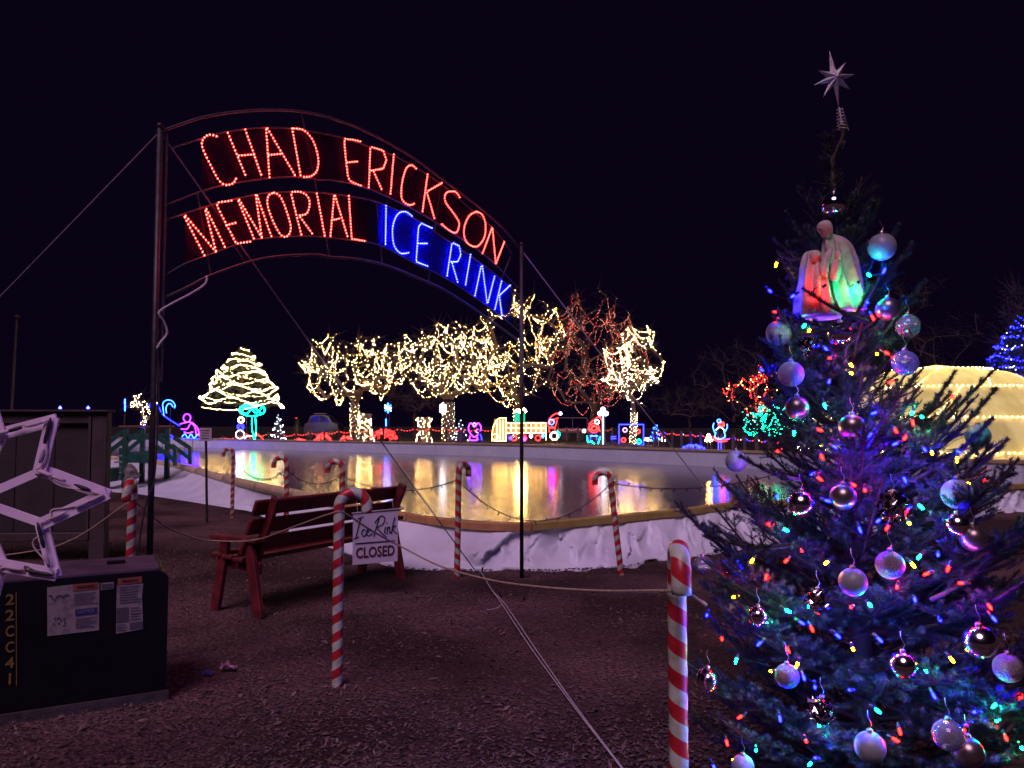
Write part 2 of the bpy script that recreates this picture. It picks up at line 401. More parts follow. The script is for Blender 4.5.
# ------------------------------------------------------------------ entrance arch with bulb lettering
PL = at(160, 132, 5.3); PLt = PL.z; PL0 = Vector((PL.x, PL.y, 0))
PR = at(521.5, 250, 8.22); PR0 = Vector((PR.x, PR.y, 0))
AX = (PR0 - PL0); SPAN = AX.length; AX.normalize(); AN = Vector((AX.y, -AX.x, 0))      # normal towards the camera side
arch = thing('entrance_arch', (PL0 + PR0) / 2, 'tall pipe arch with red and blue bulb lettering that ends in ICE RINK', 'arch')
def A3(zx, zy): return rp(150 + zx * 200 / 768, 90 + zy * 200 / 768, PL0, AN)
def A4(zx, zy): return rp(330 + zx * 220 / 768, 110 + zy * 220 / 768, PL0, AN)
for P0, top in ((PL0, PLt + .03), (PR0, PR.z + .05)):
    mb = MB(); mb.tube([P0 - Vector((0, 0, .1)), P0 + Vector((0, 0, top))], .021, 10); mb.tube([P0 + AX * .0 + Vector((0, 0, top)), P0 + Vector((0, 0, top + .03))], [.026, .02], 10)
    mb.build('pole', STEEL, arch, smooth=True)
mb = MB(); q = PL0 + AX * .05; mb.tube([q + Vector((0, 0, 1.9)), q + Vector((0, 0, PLt))], .010, 8); mb.build('inner_upright', PIPE, arch)
arcs = [[A3(*p) for p in ((50, 150), (70, 148), (200, 105), (330, 83), (460, 75), (590, 82), (700, 105))] + [A4(*p) for p in ((0, 25), (100, 60), (200, 110), (300, 170), (400, 245), (500, 320), (600, 405), (665, 482))],
        [A3(*p) for p in ((52, 234), (200, 185), (300, 158), (440, 143), (560, 148), (680, 168))] + [A4(*p) for p in ((0, 85), (50, 97), (150, 130), (230, 160), (320, 210), (400, 265), (500, 350), (570, 410), (615, 465), (640, 505))],
        [A3(*p) for p in ((52, 444), (200, 388), (300, 362), (440, 340), (560, 333), (660, 345))] + [A4(*p) for p in ((0, 243), (70, 255), (130, 272), (210, 305), (320, 360), (400, 410), (500, 475), (560, 520), (610, 568), (660, 620))],
        [A3(*p) for p in ((52, 502), (130, 475), (255, 435), (400, 402), (480, 392), (600, 390), (690, 396))] + [A4(*p) for p in ((0, 292), (70, 300), (170, 322), (290, 375), (420, 460), (530, 535), (600, 590), (662, 645))],
        [A3(*p) for p in ((52, 717), (130, 670), (208, 640), (330, 595), (400, 575), (540, 562), (640, 562))] + [A4(*p) for p in ((0, 446), (70, 453), (130, 460), (190, 478), (300, 535), (400, 583), (500, 648), (600, 720), (662, 772))],
        [A3(*p) for p in ((52, 800), (155, 752), (215, 720), (320, 680), (420, 650), (520, 636), (640, 632))] + [A4(*p) for p in ((0, 512), (100, 520), (200, 542), (300, 582), (400, 627), (500, 690), (600, 760), (662, 806))]]
for i, a in enumerate(arcs):
    mb = MB(); mb.tube([p - AN * .012 for p in smooth_path(a, 4)], .011 if i in (0, 5) else .006, 6); mb.build('arch_rail', PIPE, arch, smooth=True)
for seg in ([A3(590, 82), A3(696, 634)], [A3(330, 595), A3(372, 660)], [A4(395, 245), A4(350, 606)], [A4(170, 325), A4(190, 540)], [A4(638, 510), A4(605, 590)], [A3(190, 395), A3(240, 705)]):
    mb = MB(); mb.tube([p - AN * .03 for p in seg], .006, 6); mb.build('strut', PIPE, arch)
LET = [('r', A3, [[(255, 178), (225, 172), (203, 190), (200, 220), (225, 275), (262, 345), (290, 365), (318, 358), (330, 340)]]),
       ('r', A3, [[(298, 165), (370, 338)], [(365, 152), (430, 338)], [(340, 252), (400, 248)]]),
       ('r', A3, [[(458, 335), (445, 148)], [(450, 148), (560, 335)], [(455, 250), (508, 245)]]),
       ('r', A3, [[(545, 148), (578, 332)], [(552, 148), (590, 155), (625, 195), (645, 260), (640, 310), (615, 332), (586, 334)]]),
       ('r', A4, [[(105, 110), (62, 102), (50, 112), (58, 200), (68, 245), (110, 265)], [(60, 183), (95, 180)]]),
       ('r', A4, [[(135, 270), (140, 130)], [(146, 130), (185, 142), (196, 175), (185, 205), (142, 212)], [(152, 216), (183, 285)]]),
       ('r', A4, [[(222, 155), (210, 298)]]),
       ('r', A4, [[(300, 205), (285, 193), (265, 205), (250, 260), (250, 310), (275, 332), (298, 325)]]),
       ('r', A4, [[(340, 225), (322, 355)], [(390, 255), (338, 285)], [(338, 290), (365, 382)]]),
       ('r', A4, [[(452, 305), (435, 285), (405, 290), (402, 320), (430, 360), (450, 395), (440, 428), (415, 420), (385, 395)]]),
       ('r', A4, [[(510, 355), (485, 370), (468, 410), (470, 450), (490, 473), (515, 475), (538, 445), (542, 400), (530, 365), (510, 355)]]),
       ('r', A4, [[(532, 500), (565, 412)], [(567, 418), (578, 538)], [(580, 532), (608, 460)]]),
       ('r', A3, [[(208, 635), (128, 480)], [(136, 484), (255, 625)], [(252, 618), (210, 455)], [(216, 458), (290, 610)]]),
       ('r', A3, [[(312, 425), (262, 432), (256, 445), (330, 590), (390, 582)], [(292, 520), (335, 508)]]),
       ('r', A3, [[(398, 570), (335, 418)], [(342, 422), (430, 570)], [(428, 564), (405, 402)], [(410, 406), (465, 562)]]),
       ('r', A3, [[(475, 395), (500, 410), (525, 470), (540, 530), (525, 562), (500, 555), (470, 500), (450, 440), (455, 405), (475, 395)]]),
       ('r', A3, [[(580, 555), (540, 395)], [(546, 392), (578, 392), (605, 410), (612, 440), (600, 475), (565, 482)], [(576, 488), (628, 560)]]),
       ('r', A3, [[(640, 398), (670, 560)]]),
       ('r', A4, [[(1, 439), (14, 296)], [(17, 300), (62, 447)], [(5, 385), (36, 378)]]),
       ('r', A4, [[(65, 300), (75, 450), (125, 458)]]),
       ('b', A4, [[(195, 335), (193, 472)]]),
       ('b', A4, [[(285, 370), (262, 355), (235, 365), (218, 410), (222, 470), (245, 500), (275, 498)]]),
       ('b', A4, [[(355, 412), (318, 396), (308, 410), (300, 530), (340, 545)], [(308, 466), (338, 466)]]),
       ('b', A4, [[(408, 578), (425, 465)], [(430, 465), (450, 475), (456, 505), (445, 530), (420, 530)], [(426, 536), (446, 605)]]),
       ('b', A4, [[(490, 505), (472, 612)]]),
       ('b', A4, [[(505, 648), (528, 540)], [(531, 545), (548, 675)], [(551, 670), (574, 580)]]),
       ('b', A4, [[(575, 695), (598, 598)], [(628, 612), (590, 648)], [(591, 655), (600, 722)]])]
for c, fn, strokes in LET:
    fr = MB(); bl = []
    for st in strokes:
        P = [fn(*p) for p in st]
        if len(P) > 2:
            path = smooth_path(P, 6)
            if len(st) in (3, 5) and st[0] not in ((552, 148),): path = [q for a, b in zip(P[:-1], P[1:]) for q in (a, a.lerp(b, .5))] + [P[-1]]
        else: path = P
        fr.tube([p - AN * .008 for p in path], .004, 4); bl += [p + AN * .004 for p in beads(path, .0265)]
    lo = fr.build('letter', PIPE, arch)
    bulbs_obj('bulb_string', bl, .0060, [RED if c == 'r' else BLUE], lo)
def glow_backing(name, lo_arc, hi_arc, x0, x1, col, alpha):  # added see-through sheet behind the letters; its tint imitates their glow
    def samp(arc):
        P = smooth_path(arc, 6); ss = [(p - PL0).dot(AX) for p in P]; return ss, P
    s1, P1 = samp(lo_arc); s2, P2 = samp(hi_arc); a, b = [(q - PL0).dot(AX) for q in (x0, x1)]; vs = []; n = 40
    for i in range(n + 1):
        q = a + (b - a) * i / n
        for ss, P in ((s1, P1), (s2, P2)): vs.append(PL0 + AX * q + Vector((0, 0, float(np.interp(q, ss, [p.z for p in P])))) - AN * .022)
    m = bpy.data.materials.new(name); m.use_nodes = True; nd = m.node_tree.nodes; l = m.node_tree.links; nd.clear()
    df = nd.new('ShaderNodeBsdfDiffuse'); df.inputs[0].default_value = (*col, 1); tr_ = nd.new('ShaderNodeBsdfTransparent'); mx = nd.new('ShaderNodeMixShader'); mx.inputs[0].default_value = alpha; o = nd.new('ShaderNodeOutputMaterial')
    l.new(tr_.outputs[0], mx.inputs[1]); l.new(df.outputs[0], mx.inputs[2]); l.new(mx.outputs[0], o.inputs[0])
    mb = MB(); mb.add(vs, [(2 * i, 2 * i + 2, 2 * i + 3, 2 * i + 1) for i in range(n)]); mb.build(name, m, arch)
glow_backing('blue_glow_backing', arcs[4], arcs[3], A4(172, 400), A4(640, 700), (.010, .008, .20), .8)  # added: blue pigment stands in for the halo around ICE RINK
glow_backing('red_glow_backing', arcs[4], arcs[3], A3(140, 600), A4(140, 400), (.030, .001, .003), .5)  # added: faint red pigment stands in for the halo of the red letters
glow_backing('red_glow_backing', arcs[2], arcs[1], A3(205, 300), A4(600, 540), (.030, .001, .003), .5)
# power cord along the pole
cord = [rp(x, y, PL0 + AN * .03, AN) for x, y in ((207, 276), (205, 284), (192, 293), (173, 303), (160, 311), (160, 316), (164, 322), (167, 333), (160, 343), (157, 348))]
mb = MB(); mb.tube(smooth_path(cord, 5), .008, 6); o = mb.build('power_cord', WHITEC, smooth=True); tag(o, 'pale power cord looping down from the bottom rail of the arch', 'cord')
cord = [rp(x, y, PL0 + AN * .035, AN) for x, y in ((157, 348), (159, 380), (157, 440), (154, 480), (147, 500), (141, 530), (138, 560), (137, 600))]
mb = MB(); mb.tube(smooth_path(cord, 5), .006, 6); o = mb.build('power_cord', WIRE, smooth=True); tag(o, 'thin black cord hanging down the left arch pole behind the candy cane', 'cord')
# guy wires and pegs
PEG = gp(480, 577)
GUY = pm('guy_steel', (.28, .25, .26), (.2, .18, .19), 20, .5)
for a, b, r, lab, m in ((PL0 + Vector((0, 0, PLt)), gp(-250, 550), .006, 'guy wire running from the left arch pole out to the left edge', GUY),
                     (PL0 + Vector((0, 0, PLt)), PEG, .006, 'guy wire slanting from the left arch pole down past the lit trees', GUY),
                     (PR0 + Vector((0, 0, PR.z)), gp(770, 572), .006, 'guy wire slanting right from the right arch pole behind the fir', GUY)):
    mb = MB(); mb.tube(sag(a, b, .02, 8), r, 5); tag(mb.build('guy_wire', m), lab, 'wire')
mb = MB(); mb.tube([PEG + Vector((0, 0, -.05)), PEG + Vector((.03, 0, .10))], .012, 6); tag(mb.build('ground_peg', STEEL), 'small steel peg in the mulch where the strings meet', 'peg')
mb = MB()
for k in (0, 1):
    pts = [PEG + Vector((0, 0, .07)), gp(492, 590, .05), gp(502 + 3 * k, 604, .05), gp(531 + 4 * k, 648, .03), gp(575 + 2 * k, 708, .03), gp(620 + k, 766, .03), gp(668, 830, .03)]
    mb.tube(smooth_path(pts, 4), .0035, 5)
mb.tube(smooth_path([gp(502, 604, .05), gp(497, 608, .03), gp(487, 610, .012)], 4), .003, 5)
tag(mb.build('ground_string', WHITEC), 'pale doubled string running from the peg across the mulch toward the camera', 'string')

# ------------------------------------------------------------------ candy canes
def cane_mat():
    m = bpy.data.materials.new('candy_stripe'); m.use_nodes = True
    n = m.node_tree.nodes; l = m.node_tree.links; b = n['Principled BSDF']; b.inputs['Roughness'].default_value = .38
    uv = n.new('ShaderNodeUVMap'); uv.uv_map = 'UVMap'; sx = n.new('ShaderNodeSeparateXYZ'); l.new(uv.outputs[0], sx.inputs[0])
    a = n.new('ShaderNodeMath'); a.operation = 'MULTIPLY_ADD'; a.inputs[1].default_value = 9.0; l.new(sx.outputs[1], a.inputs[0]); l.new(sx.outputs[0], a.inputs[2])
    f = n.new('ShaderNodeMath'); f.operation = 'FRACT'; l.new(a.outputs[0], f.inputs[0])
    g = n.new('ShaderNodeMath'); g.operation = 'GREATER_THAN'; g.inputs[1].default_value = .5; l.new(f.outputs[0], g.inputs[0])
    tc = n.new('ShaderNodeTexCoord'); nz = n.new('ShaderNodeTexNoise'); nz.inputs['Scale'].default_value = 18; nz.inputs['Detail'].default_value = 5; l.new(tc.outputs['Object'], nz.inputs['Vector'])
    mx = n.new('ShaderNodeMix'); mx.data_type = 'RGBA'; mx.inputs[6].default_value = (.44, .54, .38, 1); mx.inputs[7].default_value = (.42, .018, .024, 1); l.new(g.outputs[0], mx.inputs[0])
    m2 = n.new('ShaderNodeMix'); m2.data_type = 'RGBA'; m2.blend_type = 'MULTIPLY'; m2.inputs[0].default_value = .85
    r = n.new('ShaderNodeValToRGB'); r.color_ramp.elements[0].position = .3; r.color_ramp.elements[0].color = (.55, .5, .45, 1); r.color_ramp.elements[1].position = .55
    l.new(nz.outputs['Fac'], r.inputs[0]); l.new(mx.outputs[2], m2.inputs[6]); l.new(r.outputs[0], m2.inputs[7]); l.new(m2.outputs[2], b.inputs['Base Color'])
    return m
CANE = cane_mat()
def cane_mesh(flip, H=1.18, R=.085, r=.033, tail=.045):
    path = [Vector((0, 0, -.05 + (H - R + .05) * i / 34)) for i in range(35)]
    path += [Vector((R - R * math.cos(w), 0, H - R + R * math.sin(w))) for w in [math.pi * k / 14 for k in range(1, 15)]]
    path += [Vector((2 * R, 0, H - R - tail * k / 3)) for k in (1, 2, 3)]
    n = 16; vs = []; us = []; L = 0
    for i, p in enumerate(path):
        t = (path[min(i + 1, len(path) - 1)] - path[max(i - 1, 0)]).normalized(); a = Vector((0, 1, 0)); b = t.cross(a)
        if i: L += (p - path[i - 1]).length
        rr = r * (1 + .04 * math.sin(i * 2.2))
        for j in range(n + 1):
            w = 2 * math.pi * j / n; vs.append(p + (a * math.cos(w) + b * math.sin(w)) * rr); us.append(((1 - j / n) if flip else j / n, L))
    fs = [(i * (n + 1) + j, i * (n + 1) + j + 1, (i + 1) * (n + 1) + j + 1, (i + 1) * (n + 1) + j) for i in range(len(path) - 1) for j in range(n)]
    e = len(path) - 1; fs.append(tuple(e * (n + 1) + j for j in range(n)))
    me = bpy.data.meshes.new('candy_cane'); me.from_pydata([tuple(v) for v in vs], [], fs); uvl = me.uv_layers.new(name='UVMap')
    for lp in me.loops: uvl.data[lp.index].uv = us[lp.vertex_index]
    me.polygons.foreach_set('use_smooth', [True] * len(fs)); me.materials.append(CANE); me.update(); return me
CM = [cane_mesh(False), cane_mesh(True)]
CANES = {}
def cane(key, loc, az, label, lean=(0, 0), H=1.0):
    o = bpy.data.objects.new('candy_cane', CM[0 if key in ('near', 'm1') else 1]); COL.objects.link(o); o.location = loc
    jr = random.Random(key); ex = jr.uniform(-1.6, 1.6) if lean == (0, 0) and key not in ('near', 'front') else 0
    o.rotation_euler = (math.radians(lean[1] + ex), math.radians(lean[0] + ex * .6), math.radians(az)); o.scale = (1, 1, H)
    tag(o, label, 'candy cane', 'candy canes staked around the rink'); CANES[key] = Vector(loc); return o
g = gp(337, 686); cane('front', g, 14, 'red and white candy cane stake in front of the red bench, hook to the right')
cane('near', Vector((at(677, 600, 2.72).x, 2.72, 0)), -97, 'thickest red and white candy cane stake, beside the Christmas tree, hook toward the viewer')
cane('gen', Vector((at(131, 500, 5.75).x, 5.75, 0)), -78, 'candy cane rising behind the black utility box, hook facing the viewer')
g = gp(232, 517); cane('l1', g, 180, 'small distant candy cane beside the white liner, leftmost of the far row')
cane('l2', Vector((at(287, 480, 10).x, 10, 0)), 180, 'candy cane standing behind the left end of the bench, hook to the left')
cane('l3', Vector((at(342, 480, 8.9).x, 8.9, 0)), 180, 'candy cane behind the middle of the bench, its hook above the backrest')
g = gp(457, 577); cane('m1', g, 55, 'candy cane in front of the crumpled white liner, right of the closed sign', lean=(1.2, 0))
g = gp(621, 574); cane('m2', g, 180, 'candy cane leaning left in front of the tan rink edge, hook to the left', lean=(6, 0), H=.93)
cane('r1', Vector((at(824, 520, 8.6).x, 8.6, 0)), 0, 'candy cane mostly hidden behind the Christmas tree, left of its trunk')
cane('r2', Vector((at(934, 520, 7.8).x, 7.8, 0)), 0, 'candy cane seen through the right branches of the Christmas tree')

# ropes
def hk(k, z=1.0, dx=0.0): return CANES[k] + Vector((dx, 0, z))
rope_pts = [at(-40, 560, 6.0), at(60, 545, 5.9), at(128, 503, 5.68), at(139, 505, 5.70), at(165, 526, 6.0), at(195, 538, 6.3), at(218, 541, 6.42), at(256, 540, 6.3), at(296, 526, 5.4),
            at(330, 514, 4.72), at(344, 513, 4.72), at(372, 531, 5.0), at(400, 546, 5.2), at(440, 566, 5.0), at(490, 580, 4.5), at(540, 587, 3.9), at(600, 591, 3.3), at(668, 591, 2.68),
            at(686, 593, 2.68), at(706, 605, 2.6)]
mb = MB(); mb.tube(smooth_path(rope_pts, 5), .0062, 6); tag(mb.build('rope', TWINE, smooth=True), 'yellowish twine rope strung from cane to cane across the foreground and over the bench', 'rope')
def dark_string(pts, label):
    t = thing('light_string', pts[0], label, 'light string', 'unlit strings between the canes')
    mb = MB(); mb.tube(pts, .006, 5); mb.build('wire', WIRE, t)
    mb = MB(); rg = random.Random(5)
    for p in beads(pts, .13, .05): mb.tube([p, p + Vector((rg.gauss(0, .015), rg.gauss(0, .015), rg.choice((-1, -1, 1)) * .035))], .008, 5)
    mb.build('dark_bulbs', WIRE, t, kind='stuff')
def top(k): 
    q = CANES[k]; return q + Vector((0, 0, 1.02))
dark_string(sag(top('l1'), top('l2'), .22), 'unlit bulb string between the two canes left of the bench')
dark_string(sag(top('l2'), top('l3'), .13), 'unlit bulb string sagging between canes behind the bench')
dark_string(sag(top('l3'), top('m1'), .14), 'unlit bulb string sagging behind the closed sign toward the liner')
dark_string(sag(top('m1'), top('m2') + Vector((-.1, 0, -.05)), .42, 16), 'unlit bulb string drooping in front of the orange rink edge')
dark_string(sag(top('m2') + Vector((-.1, 0, -.05)), at(790, 470, 8.5), .12), 'unlit bulb string running right toward the Christmas tree')

# ------------------------------------------------------------------ bench
BO = gp(258, 617); BL = (gp(405, 578) - BO); LEN = BL.length; U = BL.normalized(); Fw = Vector((-U.y, U.x, 0)); Z = Vector((0, 0, 1))
bench = thing('bench', BO, 'dark red wooden park bench seen from behind, facing the rink', 'bench')
def bp_(u, f, z): return BO + U * u + Fw * f + Z * z
def beam(name, a, b, w, h, side, m=BRED, parent=bench, bev=.006):
    a, b = Vector(a), Vector(b); d = (b - a); L = d.length; d.normalize(); s_ = Vector(side); s_ = (s_ - d * s_.dot(d)).normalized(); t = d.cross(s_)
    mb = MB(); mb.box((a + b) / 2, L, w, h, (d, s_, t), bev=bev); return mb.build(name, m, parent)
for e, u in enumerate((0.03, LEN - .03)):
    beam('leg', bp_(u, .02, -.02), bp_(u, .16, .60), .045, .10, U)
    beam('leg', bp_(u, .58, -.02), bp_(u, .46, .60), .045, .10, U)
    beam('armrest', bp_(u, .04, .622), bp_(u, .62, .622), .10, .038, U)
    beam('side_rail', bp_(u + (.046 if e == 0 else -.046), .06, .38), bp_(u + (.046 if e == 0 else -.046), .56, .42), .04, .10, U)
    beam('back_post', bp_(u + (.092 if e == 0 else -.092), .24, .28), bp_(u + (.092 if e == 0 else -.092), -.06, .985), .044, .085, U)
bdir = (bp_(0, -.06, .985) - bp_(0, .24, .28)).normalized()
for k, (z, h) in enumerate(((.90, .14), (.735, .14), (.57, .14))):
    f = .24 + (-.30) * (z - .28) / .705 + .066
    c0, c1 = bp_(.0, f, z), bp_(LEN, f, z); mb = MB(); mb.box((c0 + c1) / 2, LEN + .06, .036, h, (U, bdir.cross(U).normalized(), bdir), bev=.008); mb.build('back_slat', BRED, bench)
for k, f in enumerate((.27, .41, .55)):
    mb = MB(); mb.box(bp_(LEN / 2, f, .445 + .012 * k), LEN + .02, .125, .036, (U, Fw, Z), bev=.008); mb.build('seat_slat', BRED, bench)
# closed sign
bn = Vector((.30, -.954, 0)); SP = at(375, 537, 7.36)
s00, s10, s01 = rp(352.5, 565, SP, bn), rp(397.5, 561, SP, bn), rp(352.5, 514, SP, bn)
s10.z = s00.z + .015
sx_, sz_ = (s10 - s00), Vector((0, 0, (s01 - s00).length)); sgt = thing('closed_sign', (s00 + s10) / 2, 'white hanging board lettered Ice Rink CLOSED on the bench back', 'sign')
SIGNW = pm('sign_white', (.62, .60, .66), (.55, .53, .6), 5, .45)
mb = MB(); mb.box(s00 + sx_ * .5 + sz_ * .5, sx_.length, .008, sz_.length, (sx_.normalized(), bn, sz_.normalized())); mb.build('panel', SIGNW, sgt)
face = s00 + bn * .0065
def sg2(u, v): return face + sx_ * u + sz_ * v
INK = pm('ink_dark', (.02, .02, .035), rough=.6); INKR = pm('ink_maroon', (.09, .008, .014), rough=.6)
strokes = [[(.17, .92), (.12, .74), (.06, .52)], [(.10, .90), (.17, .92), (.23, .94)], [(.01, .51), (.06, .52), (.13, .55)], [(.27, .66), (.22, .68), (.19, .60), (.24, .55), (.30, .60)], [(.31, .62), (.36, .66), (.33, .69), (.30, .62), (.34, .55), (.43, .60)],
           [(.58, .90), (.52, .72), (.46, .53)], [(.48, .80), (.60, .92), (.70, .88), (.66, .76), (.54, .70), (.64, .58), (.74, .50)], [(.72, .70), (.70, .60), (.73, .57)], [(.745, .77), (.75, .79)],
           [(.76, .70), (.76, .57)], [(.76, .64), (.81, .70), (.82, .57), (.85, .60)], [(.93, .88), (.88, .70), (.86, .56)], [(.95, .72), (.88, .65), (.97, .55)]]
mb = MB()
for st in strokes: mb.tube([p for p in smooth_path([sg2(*q) for q in st], 6)], .0055, 5)
mb.build('script_lettering', INK, sgt)
mb = MB(); mb.prism([sg2(.05, .40), sg2(.93, .40), sg2(.93, .425), sg2(.05, .425)], bn * .002); mb.build('divider_line', INK, sgt)
put_text('closed_lettering', 'CLOSED', .135, sg2(.5, .215) + bn * .001, sx_, sz_, INKR, sgt, width=sx_.length * .86, bold=.003)
mb = MB(); mb.tube([sg2(-.03, 1.015), sg2(1.12, 1.045)], .007, 6); mb.build('hanging_rod', WHITEC, sgt)
for u in (.1, .9): mb = MB(); mb.tube([sg2(u, 1.0), sg2(u, 1.06) - bn * .02, sg2(u, 1.22) - bn * .1], .0022, 4); mb.build('tie_string', WHITEC, sgt)

# ------------------------------------------------------------------ utility box (generator / transformer)
GR = gp(168, 701); GU = (gp(0, 727) - GR).normalized(); GB = Vector((-GU.y, GU.x, 0))
if GB.y < 0: GB = -GB
gen = thing('utility_box', GR, 'black metal utility box with warning labels and yellow 22CC41 lettering', 'utility box')
PADM = pm('pad_concrete', (.06, .05, .045), (.035, .03, .026), 9, .9, bump=.5)
BLK = pm('black_metal', (.006, .0045, .0065), (.004, .003, .0045), 5, .6, bump=.08, bscale=50, spec=.15)
TOPM = pm('box_top', (.10, .065, .095), (.055, .036, .052), 4, .5, bump=.12, bscale=30)
D, Lb, zb, zt = .56, 1.9, .07, .752
def gb(u, b, z): return GR + GU * u + GB * b + Z * z
mb = MB(); mb.prism([gb(-.01, -.012, -.05), gb(Lb, -.012, -.05), gb(Lb, -.012, .065), gb(.0, -.012, .065)], GB * (D + .03)); mb.build('base_pad', PADM, gen)
r = .055; out = [(Lb, zb), (.012, zb)] + [(.012 + r - r * math.cos(w), zt - r + r * math.sin(w)) for w in [math.pi / 2 * k / 6 for k in range(7)]] + [(Lb, zt)]
mb = MB(); mb.prism([gb(u, 0, z) for u, z in out], GB * D); mb.build('body', BLK, gen)
mb = MB(); mb.prism([gb(.06, .015, zt + .002), gb(Lb, .015, zt + .002), gb(Lb, D - .015, zt + .002), gb(.06, D - .015, zt + .002)], Z * .012); mb.build('lid', TOPM, gen)
mb = MB(); mb.box(gb(.28, .30, zt + .024), .10, .035, .018, (GU, GB, Z), bev=.004); mb.build('handle', BLK, gen)
GN = -GB; G0 = GR + GN * .004
def gq(px, py, o=0.0): return rp(px, py, G0 + GN * o, GN)
PAPER = pm('label_paper', (.24, .215, .18), (.14, .12, .105), 26, .6, lo=.3, hi=.5); ORNG = pm('label_orange', (.26, .085, .03), (.18, .055, .02), 30, .6)
BLU = pm('label_blue', (.02, .03, .15), rough=.5); INKG = pm('ink_grey', (.08, .07, .07), rough=.6); YEL = pm('letter_yellow', (.22, .14, .025), (.14, .09, .018), 50, .6)
def zq(zx, zy): return (zx * 180 / 987, 560 + zy * 140 / 768)
def patch(name, z4, m, o, parent): mb = MB(); q = [gq(*zq(*p), o) for p in z4]; mb.prism(q, GN * .0015); return mb.build(name, m, parent)
L1 = patch('warning_label', [(258, 150), (390, 135), (545, 125), (543, 385), (260, 418)], PAPER, 0, gen)
L2 = patch('warning_label', [(640, 138), (786, 128), (778, 200), (786, 378), (636, 405)], PAPER, 0, gen)
patch('small_plate', [(553, 127), (624, 120), (624, 158), (553, 167)], PAPER, 0, gen)
patch('plate_print', [(558, 134), (619, 127), (619, 152), (558, 160)], INKG, .003, gen)
patch('orange_header', [(400, 133), (536, 122), (536, 158), (400, 172)], ORNG, .003, L1)
patch('blue_header', [(413, 272), (532, 258), (532, 294), (413, 308)], BLU, .003, L1)
patch('orange_header', [(646, 102), (778, 90), (778, 124), (646, 138)], ORNG, .003, L2)
patch('black_block', [(640, 266), (705, 258), (705, 335), (640, 344)], INKG, .003, L2)
patch('black_block', [(712, 345), (784, 335), (784, 370), (712, 382)], INKG, .003, L2)
def lines(name, boxes, parent):
    mb = MB(); rg = random.Random(3)
    for (x0, x1, y0, y1, sl, n) in boxes:
        for i in range(n):
            y = y0 + (y1 - y0) * i / max(1, n - 1); xe = x1 - rg.random() * (x1 - x0) * .3; h = (y1 - y0) / n * .4
            mb.prism([gq(*zq(*p), .0035) for p in ((x0, y), (xe, y - sl * (xe - x0)), (xe, y + h - sl * (xe - x0)), (x0, y + h))], GN * .0008)
    mb.build(name, INKG, parent, kind='stuff')
lines('small_print', [(405, 535, 188, 245, .1, 6), (415, 530, 322, 372, .1, 6)], L1)
lines('small_print', [(655, 775, 150, 235, .1, 7), (715, 780, 262, 325, .1, 5), (642, 704, 356, 385, .1, 3)], L2)
mb = MB(); rg = random.Random(8)
for k in range(9):
    c = gq(*zq(275 + k * 12, 205 + rg.uniform(-14, 14)), .0035); w = .008 + rg.random() * .008; mb.box(c, w, .001, w * rg.uniform(.5, 1.3), (GU, GN, Z))
for k in range(16):
    c = gq(*zq(285 + rg.random() * 75, 315 + rg.random() * 50), .0035); w = .004 + rg.random() * .005; mb.box(c, w, .001, w, (GU, GN, Z))
mb.build('pictogram', INKG, L1, kind='stuff')
put_text('header_lettering', 'WARNING', .026, gq(*zq(468, 147), .0065), -GU, Z, INKR, L1, width=.088)
put_text('header_lettering', 'WARNING', .024, gq(*zq(712, 114), .0065), -GU, Z, INKR, L2, width=.086)
put_text('header_lettering', 'NOTICE', .027, gq(*zq(472, 283), .0065), -GU, Z, PAPER, L1, width=.082)
for k, ch in enumerate('22CC41'): put_text('yellow_character', ch, .080, gq(*zq(54, 220 + k * 87), .002), -GU, Z, YEL, gen, width=.040 if ch != '1' else None, bold=.0014)
mb = MB(); mb.prism([gq(*zq(*p), .001) for p in ((86, 175), (91, 175), (93, 690), (88, 690))], GN * .001); mb.build('yellow_line', YEL, gen)

# ------------------------------------------------------------------ framed board behind the box
nb0 = gp(106, 560); NU = Vector((-1, -.06, 0)).normalized(); NBk = Vector((-NU.y, NU.x, 0)); NBk = NBk if NBk.y > 0 else -NBk
hb = CAM_H + 13 * nb0.y / 773; nbt = thing('notice_board', nb0, 'dark brown framed board on posts behind the black utility box', 'notice board')
BRN = pm('brown_board', (.032, .025, .026), (.024, .018, .019), 5, .7, bump=.2, bscale=30); BRN2 = pm('brown_frame', (.06, .042, .040), (.04, .028, .027), 6, .7, bump=.2, bscale=25)
def nbp(u, b, z): return nb0 + NU * u + NBk * b + Z * z
for u in (.09, 2.05): mb = MB(); mb.box(nbp(u, 0, hb / 2 - .05), .18, .12, hb + .1, (NU, NBk, Z), bev=.008); mb.build('post', BRN2, nbt)
mb = MB(); mb.box(nbp(1.07, 0, hb - .07), 1.77, .10, .14, (NU, NBk, Z), bev=.008); mb.build('top_rail', BRN2, nbt)
mb = MB(); mb.box(nbp(1.07, 0, .28), 1.77, .10, .10, (NU, NBk, Z), bev=.008); mb.build('bottom_rail', BRN2, nbt)
mb = MB(); mb.box(nbp(.20, -.056, hb / 2 + .1), .03, .03, hb - .3, (NU, NBk, Z)); mb.build('trim_strip', BRN2, nbt)
for k in range(4): mb = MB(); mb.box(nbp(.40 + k * .45, .02, .33 + (hb - .47) / 2), .44, .03, hb - .48, (NU, NBk, Z), bev=.004); mb.build('board_plank', BRN, nbt)
mb = MB(); mb.box(nbp(1.07, -.01, hb + .012), 2.2, .2, .024, (NU, NBk, Z), bev=.004); mb.build('cap', BRN2, nbt)
